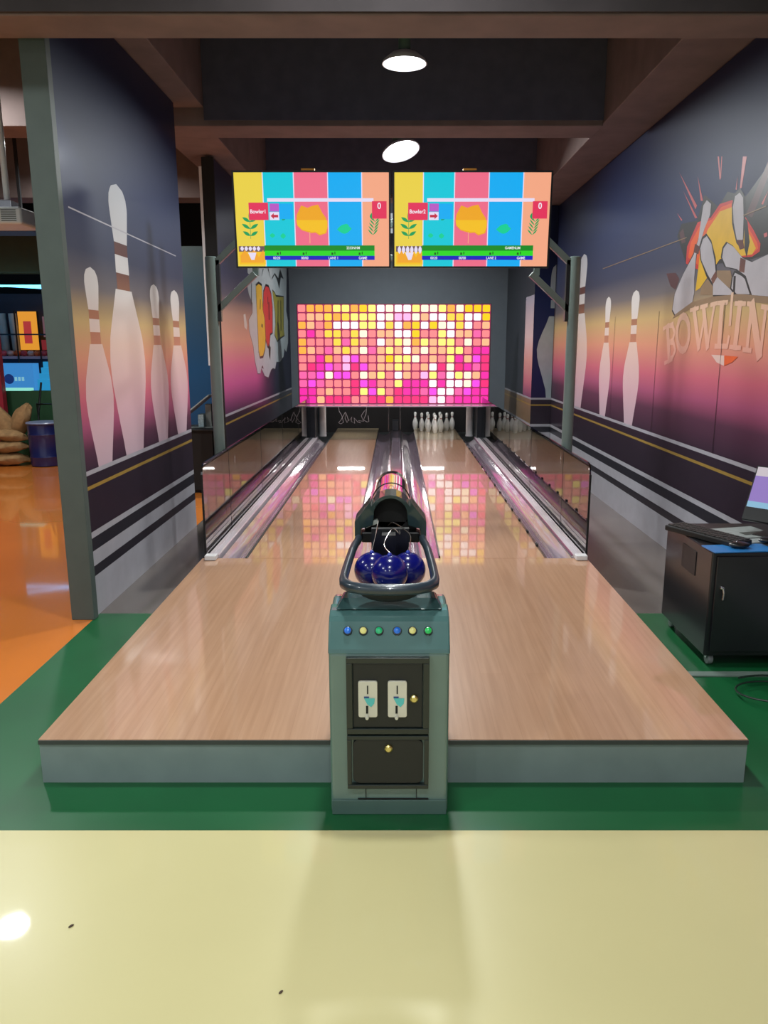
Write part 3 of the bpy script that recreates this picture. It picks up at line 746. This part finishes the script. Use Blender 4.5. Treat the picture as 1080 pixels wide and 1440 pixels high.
# ball rack
rk = MB()
for x in (-.066, .066): rk.tube([(KX+x, 2.545, .641), (KX+x, 2.78, .641), (KX+x, 3.05, .70)], .006, 8)
rk.tube([(KX, 2.545, .663), (KX, 2.74, .663)], .006, 8)
rk.box(KX-.07, KX+.07, 2.80, 2.83, .66, .83)
rk.box(KX-.03, KX+.02, 2.74, 2.80, .66, .82)
rk.build('ball_rack', black, k)
# hood
hd = MB(); outer = []; inner = []
outer += [(-.142,.735),(-.142,.815),(-.116,.848),(-.082,.893)]; inner += [(-.118,.735),(-.118,.785),(-.070,.80),(-.066,.835)]
for q in range(9):
    a = math.radians(150-120*q/8); outer.append((.088*math.cos(a), .832+.090*math.sin(a))); 
    a2 = math.radians(165-150*q/8); inner.append((.067*math.cos(a2), .842+.066*math.sin(a2)))
outer += [(.082,.893),(.116,.848),(.142,.815),(.142,.735)]; inner += [(.066,.835),(.070,.80),(.118,.785),(.118,.735)]
n = len(outer); vs = [(KX+x, y, z) for y in (2.985, 3.13) for P in (outer, inner) for x, z in P]
fs = []
for i in range(n-1):
    fs += [(i, i+1, n+i+1, n+i), (2*n+i, 3*n+i, 3*n+i+1, 2*n+i+1), (i, 2*n+i, 2*n+i+1, i+1), (n+i, n+i+1, 3*n+i+1, 3*n+i)]
fs += [(0, n, 3*n, 2*n), (n-1, 3*n-1, 4*n-1, 2*n-1)]
fixn(hd.add(vs, fs).build('hood', hood_m, k, bevel=.005, seg=3))
MB().lathe([(.0,.0),(.074,.0),(.074,.05)], (KX, 3.05, .842), 24, axis='y').box(KX-.105, KX+.105, 3.05, 3.10, .737, .80).build('hood_interior', black_m, k)
MB().box(KX-.116, KX+.116, 2.99, 3.05, .728, .772).build('hood_shelf', black, k, bevel=.006)
MB().rbox((KX-.075, 2.998, .806), (.055,.02,.017), M=Matrix.Rotation(math.radians(-22), 3, 'Y')).build('flap', mat('grey_flap', (160,168,164), .4), k, bevel=.002)
# arched cover behind hood
cv = MB(); n = 20; vs = []
secs = [(3.13,.918),(3.3,.908),(3.5,.895),(3.7,.885),(3.88,.875),(4.1,.80),(4.4,.62),(4.7,.36),(4.76,.21)]
for y, zt in secs:
    for q in range(n+1):
        a = PI*q/n; vs.append((KX+.084*math.cos(a), y, zt-.088+.088*math.sin(a)))
    vs += [(KX-.084, y, max(.169, zt-.2)), (KX+.084, y, max(.169, zt-.2))]
w = n+3
fs = [(j*w+q, j*w+(q+1)%w, (j+1)*w+(q+1)%w, (j+1)*w+q) for j in range(len(secs)-1) for q in range(w)]+[list(range(w)), [(len(secs)-1)*w+q for q in range(w)]]
fixn(cv.add(vs, fs).build('arched_cover', mat('cover_gloss', (120,96,104), .05, coat=1, coat_rough=.02), k, smooth=True))
MB().tube([(KX+.0855*math.cos(PI*q/16), 3.36, .904-.088+.089*math.sin(PI*q/16)) for q in range(17)], .0022, 6).build('cover_seam', black_m, k, smooth=True)

# balls on the rack
ballm = mat('ball_navy', (14,18,112), .2, coat=.5, var=.15, scale=12)
holem = black_m
BALL = []
balls = [(-.0645+KX+.0, 2.668, .712, 'left of the three'), (.0645+KX, 2.668, .712, 'right of the three'), (KX, 2.556, .734, 'front middle one of the three')]
for i, (x, y, z, w_) in enumerate(balls):
    b = thing('bowling_ball', 'small dark blue bowling ball on the return rack, '+w_, 'bowling ball', (x, y, z-.064), 'blue balls on the rack')
    BALL.append(b)
    prof = [(.0635*math.sin(PI*q/24), -.0635*math.cos(PI*q/24)) for q in range(25)]
    MB().lathe(prof, (x, y, z), 36).build('ball', ballm, b, smooth=True)
    MB().lathe([(.0,.0615),(.007,.0615),(.008,.065),(.005,.071),(0,.072)], (x, y, z), 12).build('cord_boss', mat('boss_blue', (40,60,170), .3), b, smooth=True)
# wires above balls
wm = mat('silver_wire', (200,196,190), .25, 1)
def wire(bi, P, lab):
    P = [Vector(p) for p in P]; Q = []
    for i in range(len(P)-1):
        p0 = P[max(i-1,0)]; p1 = P[i]; p2 = P[i+1]; p3 = P[min(i+2,len(P)-1)]
        for s_ in range(6):
            t_ = s_/6; Q.append(.5*((2*p1)+(p2-p0)*t_+(2*p0-5*p1+4*p2-p3)*t_**2+(3*p1-p0-3*p2+p3)*t_**3))
    Q.append(P[-1])
    MB().tube(Q, .0017, 6).build('cord', wm, BALL[bi], smooth=True)['label'] = lab
wire(0, [(KX-.0645,2.668,.782),(KX-.055,2.74,.81),(KX-.045,2.85,.85),(KX-.05,2.98,.80)], 'thin silver cord from the left blue ball up into the dark hood')
wire(1, [(KX+.0645,2.668,.782),(KX+.074,2.70,.825),(KX+.05,2.74,.845),(KX+.01,2.80,.855),(KX-.01,2.98,.80)], 'thin silver cord looping over from the right blue ball to the hood')
wire(2, [(KX,2.556,.804),(KX-.02,2.64,.815),(KX+.01,2.70,.855),(KX+.035,2.66,.845),(KX+.03,2.98,.80)], 'thin silver cord curling behind the middle blue ball')

# ------------------------------------------------------------------ right cabinet and its things
cbm = mat('cabinet_black', (26,26,30), .3, coat=.35, coat_rough=.15)
c = thing('rolling_cabinet', 'black wheeled steel cabinet against the right wall with clutter on top', 'cabinet', (1.727, 3.735, 0))
MB().box(1.454, 2.0, 3.44, 4.04, .06, .565).build('body', cbm, c, bevel=.006)
d = MB().box(1.475, 1.985, 3.428, 3.4395, .085, .548).build('door', cbm, c, bevel=.003)
MB().lathe([(0,-.014),(.008,-.012),(.011,-.006),(.012,0)], (1.505, 3.4275, .40), 14, axis='y').build('lock', steel, d, smooth=True)
kk = MB().tube([(1.507,3.416,.40),(1.511,3.412,.375),(1.509,3.414,.345)], .004, 8).build('key', steel, d, smooth=True)
MB().box(1.4505, 1.4535, 3.62, 3.80, .40, .52).build('side_recess', mat('recess_brown', (46,40,40), .5), c, bevel=.001)
for x in (1.50, 1.95):
    for y in (3.49, 3.99):
        w_ = MB().lathe([(.012,-.012),(.027,-.012),(.03,-.006),(.03,.006),(.027,.012),(.012,.012)], (x, y, .030), 20, axis='x').build('caster', mat('caster_grey', (130,134,134), .35), c, smooth=True)
        MB().box(x-.018, x+.018, y-.018, y+.018, .0605, .066).box(x-.017, x-.013, y-.01, y+.01, .03, .061).build('fork', steel, w_)
T0 = .5665
kb = thing('keyboard', 'black computer keyboard lying askew along the left edge of the rolling cabinet', 'keyboard', (1.535, 3.72, T0))
ang = math.atan2(.32, -.17)
R = Matrix.Rotation(ang, 3, 'Z')
MB().rbox((1.535,3.72,T0+.015), (.42,.13,.028), rz=ang).build('case', mat('keyboard_case', (34,34,34), .5), kb, bevel=.006)
keysm = MB()
for i in range(14):
    for j in range(5):
        v = R @ Vector((-.19+i*.0287, -.046+j*.023, 0)); keysm.rbox((1.535+v.x, 3.72+v.y, T0+.0315), (.024,.018,.004), rz=ang)
kk = keysm.build('keys', mat('keycap', (48,48,46), .55), kb); kk['kind'] = 'stuff'
tag(MB().rbox((1.60,3.50,T0+.003), (.30,.13,.005), rz=.10).build('blue_folder', mat('folder_blue', (50,130,200), .35, coat=.4)), 'bright blue paper folder on the front edge of the rolling cabinet', 'folder')
mg = thing('magazine', 'pale grey printed magazine lying on the rolling cabinet behind the folder', 'magazine', (1.77, 3.76, T0))
MB().rbox((1.77,3.76,T0+.004), (.24,.30,.007), rz=.25).build('cover', mat('magazine_paper', (150,158,156), .5, var=.12, scale=30), mg)
MB().rbox((1.79,3.78,T0+.0085), (.12,.05,.001), rz=.25).build('picture', mat('magazine_picture', (70,74,70), .5), mg)
MB().rbox((1.75,3.68,T0+.0085), (.16,.012,.001), rz=.25).build('caption_bar', mat('magazine_bar', (60,66,64), .5), mg)
ms = thing('mouse', 'small black computer mouse on the blue folder', 'mouse', (1.60, 3.50, T0+.006))
sph = MB(); 
def ellip(mb, c_, r_, n=16, mm=10, rot=None, mi=0, noise=0):
    vs = []
    for j in range(mm+1):
        for q in range(n):
            th = PI*j/mm; a = 2*PI*q/n
            v = Vector((r_[0]*math.sin(th)*math.cos(a), r_[1]*math.sin(th)*math.sin(a), r_[2]*math.cos(th)))
            if noise: v *= 1+noise*math.sin(3*a+5*th+r_[0]*40)+noise*.6*math.sin(7*a-3*th)
            if rot is not None: v = rot @ v
            vs.append(v+Vector(c_))
    fs = [(j*n+q, j*n+(q+1)%n, (j+1)*n+(q+1)%n, (j+1)*n+q) for j in range(mm) for q in range(n)]
    mb.add(vs, fs, mi); return mb
ellip(sph, (1.60,3.50,T0+.021), (.05,.031,.016)).build('shell', black, ms, smooth=True)
ellip(MB(), (1.585,3.494,T0+.037), (.006,.003,.004), 8, 6).build('wheel', steel, ms, smooth=True)
hs = thing('barcode_reader', 'black handheld device with a cord lying beside the monitor foot', 'device', (1.80, 3.56, T0))
ellip(MB(), (1.80,3.56,T0+.0275), (.085,.028,.018)).build('body', black, hs, smooth=True)
MB().tube([(1.86,3.555,T0+.024),(1.91,3.53,T0+.012),(1.93,3.50,T0+.008),(1.88,3.47,T0+.008)], .004, 6).build('cord', black, hs, smooth=True)
# monitor, leaning back
mn = thing('monitor', 'computer monitor showing a lilac page, on the rolling cabinet at the wall', 'monitor', (1.86, 3.75, T0))
e1 = Vector((.66,-.75,0)).normalized(); nrm = Vector((-.75,-.66,0)).normalized(); tb = math.radians(26)
upv = Vector((0,0,1))*math.cos(tb)-nrm*math.sin(tb); fr_ = nrm*math.cos(tb)+Vector((0,0,1))*math.sin(tb)
C0 = Vector((1.745,3.80,.66))
def slab(u0,u1,v0,v1,d0,d1):
    vs = [C0+e1*u+upv*v+fr_*d for d in (d0,d1) for u, v in ((u0,v0),(u1,v0),(u1,v1),(u0,v1))]
    return MB().add(vs, [(0,3,2,1),(4,5,6,7),(0,1,5,4),(1,2,6,5),(2,3,7,6),(3,0,4,7)])
fixn(slab(-.008,.30,-.02,.27,-.025,0).build('casing', black, mn, bevel=.004))
scr = slab(.0,.292,.05,.262,.0005,.001); fixn(scr.build('screen', mat('monitor_lilac', (160,128,214), emit=.75), mn))
fixn(slab(.0,.292,.215,.262,.0012,.002).build('page_header', mat('monitor_pale', (226,214,222), emit=.75), mn))
fixn(slab(.0,.292,.05,.08,.0012,.002).build('task_bar', mat('monitor_cyan', (150,206,238), emit=.75), mn))
MB().rbox(tuple(C0+e1*.14+Vector((.03,.03,-.087))), (.16,.12,.012), rz=math.atan2(e1.y,e1.x)).build('foot', black, mn, bevel=.003)
ft = C0+e1*.14
MB().tube([(ft.x+.035, ft.y+.035, .58), (ft.x+.045, ft.y+.05, .72)], .014, 10).build('stem', black, mn, smooth=True)
# floor strip and cable
tag(MB().box(1.24, 3.2, 3.335, 3.385, 0.0005, .006).build('floor_strip', mat('strip_grey', (112,128,120), .35)), 'thin pale grey strip across the green floor in front of the rolling cabinet', 'strip')
cbl = MB()
cbl.tube([(1.66+.17*math.cos(a/12*PI)*(1+.03*a/8), 3.13+.12*math.sin(a/12*PI), .010+.0012*a) for a in range(0, 34)], .0045, 6)
cbl.tube([(1.80,3.04,.01),(1.95,2.99,.008),(2.3,3.0,.008)], .0045, 6)
tag(cbl.build('power_cable', mat('cable_green_black', (20,40,30), .4), smooth=True), 'dark coiled cable lying on the green floor by the rolling cabinet', 'cable')
def speck(x, y, r, lab):
    tag(ellip(MB(), (x, y, .0022), (r, r*.45, .002), 10, 6, rot=Matrix.Rotation(.9, 3, 'Z')).build('debris', mat('speck_dark', (70,52,40), .7), smooth=True), lab, 'debris')
def on_floor(px, py): 
    s, fw = slope(py); Y = -CH/s; return (px-VX)/F*Y/fw, Y
x, y = on_floor(395,1396); speck(x, y, .007, 'tiny dark crumb on the cream floor near the photo bottom')
x, y = on_floor(100,1303); speck(x, y, .008, 'tiny brown crumb on the cream floor at the lower left')

# ------------------------------------------------------------------ ceiling lamps
lampw = mat('lamp_reflector', (225,228,232), .35); glow = mat('lamp_glow', (240,246,255), emit=30)
lampbox = mat('lamp_driver', (90,120,110), .4)
def lamp(x, y, z, label, top=4.0, tilt=0, power=60, grp='ceiling lamps over the hall'):
    t = thing('ceiling_lamp', label, 'ceiling lamp', (x, y, z), grp)
    fixn(MB().lathe([(.05,.075),(.09,.06),(.14,.02),(.148,.0),(.142,.0),(.13,.016),(.08,.05),(.045,.06)], (x, y, z), 32).build('shade', lampw, t, smooth=True))
    MB().lathe([(.0,.052),(.075,.050),(.10,.035),(.09,.030),(0,.022)], (x, y, z), 24).build('bulb', glow, t, smooth=True)
    MB().lathe([(.035,.076),(.04,.085),(.04,.15),(.03,.16)], (x, y, z), 16).build('driver_box', lampbox, t, smooth=True)
    MB().tube([(x,y,z+.16),(x,y,top)], .006, 6).build('rod', black, t)
    ld = bpy.data.lights.new('lamp_light', 'AREA'); ld.shape = 'DISK'; ld.size = .24; ld.energy = power; ld.color = (.96,1,.99); ld.spread = math.radians(165)
    lo = bpy.data.objects.new('lamp_light', ld); COL.objects.link(lo); lo.parent = t; lo.location = (0, 0, -.004)
    return t
W1 = 62
lamp(.045, 10.6, 3.30, 'added unseen fill lamp above the mosaic screen, behind the score displays', power=W1)  # added lamp, hidden behind the displays, brightens the dark back
lamp(.055, 5.6, 3.30, 'bright round ceiling lamp nearer the camera, above the lane approach', power=W1)
l2 = lamp(.045, 7.75, 3.25, 'bright round ceiling lamp just above the score displays', power=W1); l2.rotation_euler = (math.radians(-16), math.radians(-14), 0); l2.scale = (1.22, 1.22, 1)
for i, (x, y) in enumerate([(-3.4,5.95),(-3.4,9.0),(0,2.9),(-3.4,2.9),(0,.3),(-2.8,.3),(2.8,.3),(0,-2.4),(-2.8,-2.4),(2.8,-2.4),(-5.8,7.5)]):
    lamp(x, y, 3.55, 'round hall ceiling lamp outside the view', power=40)

# ------------------------------------------------------------------ left hall background
yw = mat('ochre_wall', (92,80,40), .7); gw = mat('green_low_wall', (30,74,44), .6); dk = mat('dark_hall', (26,26,28), .8)
struct(MB().box(-9, -2.6, 13.6, 13.75, 0, 4.0).build('wall_left_rear', dk))
struct(MB().box(-9.1, -8.95, -2, 15.8, 0, 4.0).build('wall_left', mat('hall_wall_grey', (90,92,90), .7)))
bh = MB().box(-8.0, -4.35, 12.2, 12.5, 2.56, 3.12).build('bulkhead', yw, bevel=.01)
for x in (-7.5, -6, -4.6): MB().box(x-.02, x+.02, 12.33, 12.37, 3.121, 4.0).build('hanger', dk, bh)
tag(bh, 'ochre brown bulkhead hanging above the far shop front', 'bulkhead')
ad = MB().box(-8.0, -3.9, 9.0, 9.4, 2.72, 2.9).build('air_duct', mat('duct_dark', (30,36,40), .5), bevel=.01)
for x in (-7.5, -6, -4.2): MB().box(x-.015, x+.015, 9.18, 9.21, 2.901, 4.0).build('hanger', dk, ad)
tag(ad, 'dark ceiling duct crossing left of the tall partition', 'duct')
tag(MB().box(-8.2, -3.0, 10.35, 10.45, 0, .90).build('low_wall', gw), 'low dark green wall behind the sacks and the blue barrel', 'low wall')
neon = mat('neon_blue', (90,190,255), emit=5)
n1 = MB().tube([(-7.6,12.1,2.36),(-4.9,12.1,2.36)], .015, 8).build('neon_tube', neon, smooth=True)
for x in (-7.4, -6.2, -5.0): MB().box(x-.008, x+.008, 12.09, 12.11, 2.376, 4.0).build('hanger', dk, n1)
tag(n1, 'straight blue neon tube, upper of two along the shop front', 'neon tube', 'blue neon tubes')
n2 = MB().tube([(-7.6,11.2,2.42),(-4.9,12.0,2.30)], .012, 8).build('neon_tube', neon, smooth=True)
for x, y, z in ((-7.5,11.23,2.43), (-5.0,11.97,2.317)): MB().box(x-.008, x+.008, y-.008, y+.008, z, 4.0).build('hanger', dk, n2)
tag(n2, 'slanting blue neon tube in front of the shop front', 'neon tube', 'blue neon tubes')
# shop shelf
sh = thing('shop_display', 'far lit shop display with dark shelves and pale rolls beyond the orange floor', 'shop display', (-6, 12.8, 0))
MB().box(-7.6, -4.9, 13.0, 13.2, .9, 2.3).build('back_panel', mat('display_navy', (34,36,58), .5), sh)
MB().box(-7.6, -4.9, 12.3, 12.9, 1.28, 1.32).build('shelf', mat('shelf_pale', (190,150,156), .4), sh)
for i in range(3):
    xx = -6.42+.17*i
    MB().tube([(xx,12.7,1.34),(xx-.02,12.7,1.98)], .06, 10).build('roll', mat('roll_grey', (190,196,190), .6), sh, smooth=True)
for xx in (-5.85, -5.5): MB().tube([(xx,12.25,.95),(xx,12.25,2.0)], .012, 6).build('upright', black, sh)
MB().tube([(-6.5,12.25,1.65),(-4.95,12.25,1.65)], .012, 6).build('cross_bar', black, sh)
P = on_y(24, 438, 12.6); Q = on_y(55, 492, 12.6)
ps = thing('hanging_banner', 'amber banner with added glow hanging in the far shop display', 'banner', ((P[0]+Q[0])/2, 12.6, Q[1]))
MB().box(P[0], Q[0], 12.6, 12.62, Q[1], P[1]).build('sheet', mat('banner_amber', (240,160,50), emit=.9), ps)  # emission in the material makes the sheet look lit
MB().box(P[0]+.08, P[0]+.2, 12.592, 12.599, Q[1]+.1, P[1]-.15).build('print_mark', mat('banner_red', (190,60,60), emit=.8), ps)
P = on_y(59, 445, 12.6); Q = on_y(76, 474, 12.6)
tag(MB().box(P[0], Q[0], 12.6, 12.62, Q[1], P[1]).build('poster', mat('poster_rose', (150,110,120), emit=.45)), 'dusky rose poster right of the amber banner in the far shop', 'poster')  # emission added to brighten the poster, not a light box
P = on_y(58, 478, 12.6); Q = on_y(80, 492, 12.6)
tag(MB().box(P[0], Q[0], 12.6, 12.62, Q[1], P[1]).build('poster', mat('poster_red', (160,50,56), emit=.5)), 'small red poster below the rose poster in the far shop', 'poster')  # glow added to this poster's colour as well
random.seed(3)
for i in range(8):
    px = 6+i*9.5; x, z = on_y(px, 504, 12.45)
    tag(ellip(MB(), (x, 12.45, 1.32+.045), (.055,.05,.045), 12, 8).build('toy', mat('toy_%d' % (i % 3), [(220,90,110),(230,200,200),(240,120,70)][i % 3], .5), smooth=True),
        'small soft toy on the pale shop shelf, number %s from the left' % ['one','two','three','four','five','six','seven','eight'][i], 'toy', 'toys on the pale shelf')
P = on_y(6, 511, 11.9); Q = on_y(50, 556, 11.9)
bp = thing('blue_counter', 'blue counter front with added glow and a small pale emblem beyond the green wall', 'counter', ((P[0]+Q[0])/2, 12, 0))
MB().box(P[0]-1.2, Q[0], 11.9, 12.1, 0, P[1]).build('front', mat('counter_blue', (64,146,220), emit=.8), bp)  # emission added to keep the counter front bright
a = on_y(12, 533, 11.88); MB().lathe([(0,-.004),(.07,-.002),(.075,0)], (a[0], 11.898, a[1]), 20, axis='y').build('emblem', mat('emblem_dark', (20,60,140), emit=.5), bp)
for i in range(3): 
    a = on_y(20+i*5, 533, 11.88); MB().box(a[0], a[0]+.035, 11.893, 11.899, a[1]-.03, a[1]+.03).build('emblem_mark', mat('emblem_pale', (150,220,240), emit=.7), bp)
P = on_y(51, 511, 11.9); Q = on_y(84, 553, 11.9)
b2_ = thing('blue_steps', 'light blue stepped block right of the blue counter', 'steps', ((P[0]+Q[0])/2, 12, 0))
for i in range(4): MB().box(P[0]+.01, Q[0]+.1, 11.86+.08*i, 11.94+.08*i, 0, .9+.085*(i+1)).build('step', mat('step_blue', (44,160,220), emit=.75+.04*i), b2_)  # added emission brightens the steps, more on each higher one
a = on_y(5, 555, 10.32); b_ = on_y(42, 562, 10.32)
tag(MB().box(a[0]-.8, b_[0], 10.34, 10.46, .901, .935).build('mint_ledge', mat('ledge_mint', (150,240,220), emit=.9)), 'pale mint ledge with added glow on top of the low green wall', 'ledge')  # brightness of the ledge comes from added emission
tag(MB().box(on_y(4,560,10.2)[0]-.5, on_y(4,560,10.2)[0], 10.2, 10.3, .001, 1.9).build('red_pillar', mat('pillar_red', (170,40,60), .5)), 'dark red panel at the far left edge beside the blue counter', 'panel')
# sacks
sack = mat('burlap_sack', (150,116,76), .85, var=.25, scale=14, bump=.3)
SK = [((-4.98,9.86,.50),(.12,.12,.27),(0,-.45,0),'leaning upright at the left of the heap'), ((-4.80,9.9,.52),(.11,.11,.27),(0,.5,0),'leaning upright at the right of the heap'),
      ((-4.93,9.78,.38),(.27,.13,.075),(0,.12,0),'lying third from the floor in the heap'), ((-4.94,9.76,.232),(.28,.15,.075),(0,-.05,0),'lying second from the floor in the heap'), ((-4.94,9.76,.082),(.28,.17,.08),(0,.0,0),'lying at the bottom of the heap'),
      ((-5.25,9.8,.2),(.2,.2,.2),(0,0,0),'slumped at the far left end of the heap')]
for c_, r_, rt, lab in SK:
    rot = Matrix.Rotation(rt[1], 3, 'Y')
    tag(ellip(MB(), c_, r_, 20, 12, rot=rot, noise=.06).build('burlap_sack', sack, smooth=True), 'brown burlap sack '+lab, 'sack', 'heap of sacks')
br = thing('barrel', 'navy blue barrel standing on the orange floor right of the sacks', 'barrel', (-4.43, 9.75, 0))
navy = mat('barrel_navy', (18,30,88), .35, coat=.4)
fixn(MB().lathe([(.16,0),(.18,.01),(.185,.1),(.192,.12),(.185,.14),(.19,.38),(.197,.40),(.19,.42),(.195,.52),(.205,.53),(.2,.545),(.185,.54),(.18,.10),(0,.10)], (-4.43, 9.75, 0), 28).build('drum', navy, br, smooth=True))
MB().lathe([(.205,.535),(.208,.542),(.2,.552)], (-4.43, 9.75, 0), 28).build('rim', mat('barrel_rim', (120,130,160), .3), br, smooth=True)
ct = thing('hand_cart', 'black tubular hand cart behind the navy barrel', 'hand cart', (-4.42, 10.08, 0))
fr = MB()
for x in (-4.62, -4.36): fr.tube([(x,10.05,.02),(x,10.05,.60),(x+.03,10.15,1.02)], .014, 8)
fr.tube([(-4.62,10.05,.60),(-4.62,10.03,.75),(-4.24,10.03,.75),(-4.24,10.05,.02)], .012, 8)
fr.tube([(-4.62,10.05,.30),(-4.24,10.05,.30)], .012, 8)
fr.build('frame', black, ct, smooth=True)
MB().box(-4.64, -4.22, 10.0, 10.2, .012, .03).build('toe_plate', black, ct)
# projector
pj = thing('projector', 'white projector hanging on a pole from the ceiling at the left', 'projector', (-2.44, 5.05, 2.20))
MB().box(-2.64, -2.24, 4.9, 5.2, 2.205, 2.305).build('body', mat('projector_white', (205,212,218), .35), pj, bevel=.018, seg=3)
pv = MB()
for i in range(6): pv.box(-2.36, -2.27, 4.8985, 4.8998, 2.222+.012*i, 2.227+.012*i)
pv.build('vent', dark_trim, pj)
MB().lathe([(.0,-.006),(.035,-.012),(.04,0)], (-2.54, 4.899, 2.255), 18, axis='y').build('lens', black, pj, smooth=True)
MB().tube([(-2.385,5.05,2.306),(-2.385,5.05,4.0)], .018, 12).build('pole', white_p, pj, smooth=True)
MB().box(-2.43, -2.34, 5.0, 5.1, 2.306, 2.36).build('mount', steel, pj, bevel=.004)
# things seen in the gap behind the front partition
bpn = MB().box(-3.1, -1.84, 10.0, 10.08, 0, 2.68).build('tall_panel', ramp_mat('blue_panel_fade', [(0,(28,70,110)),(1.2,(38,96,146)),(1.9,(60,92,116)),(2.68,(80,92,92))], z1=2.7))
tag(bpn, 'tall blue panel fading to grey, seen in the gap left of the rear partition', 'panel')
bc = thing('black_bin_cabinet', 'plain black cabinet in the gap between the two left partitions', 'cabinet', (-2.1, 8.1, 0))
MB().box(-2.35, -1.86, 7.85, 8.3, .03, .64).build('body', black_m, bc, bevel=.008)
MB().box(-2.37, -1.84, 7.83, 8.32, .641, .66).build('top', black_m, bc, bevel=.003)
MB().box(-2.30, -1.90, 7.9, 8.25, 0, .0295).build('plinth', black_m, bc)
st = thing('tablet_stand', 'pale tilted stand standing on the black cabinet in the gap', 'stand', (-2.0, 8.05, .661))
MB().rbox((-2.05,8.05,.88), (.38,.26,.014), M=Matrix.Rotation(math.radians(-38), 3, 'Y')).build('tilted_plate', mat('stand_pale', (168,184,186), .35), st, bevel=.003)
MB().box(-1.96, -1.90, 8.0, 8.08, .661, .90).build('leg', mat('stand_grey', (130,136,134), .5), st)
MB().box(-2.10, -1.88, 7.95, 8.13, .661, .675).build('foot', mat('stand_grey', (130,136,134), .5), st)
tag(MB().box(-2.02, -1.965, 7.93, 8.1, .676, .80).build('leaflet_box', mat('leaflet_white', (170,196,204), .5, var=.3, scale=60)), 'small pale leaflet box at the foot of the tilted stand', 'box')

# ------------------------------------------------------------------ world & view
w = bpy.data.worlds.new('world'); SC.world = w; w.use_nodes = True
bg = w.node_tree.nodes['Background']; bg.inputs[0].default_value = (.86, .93, 1, 1); bg.inputs[1].default_value = .55
SC.view_settings.view_transform = 'Standard'; SC.view_settings.look = 'None'; SC.view_settings.gamma = 1
SC.view_settings.use_curve_mapping = False; SC.view_settings.exposure = -0.1
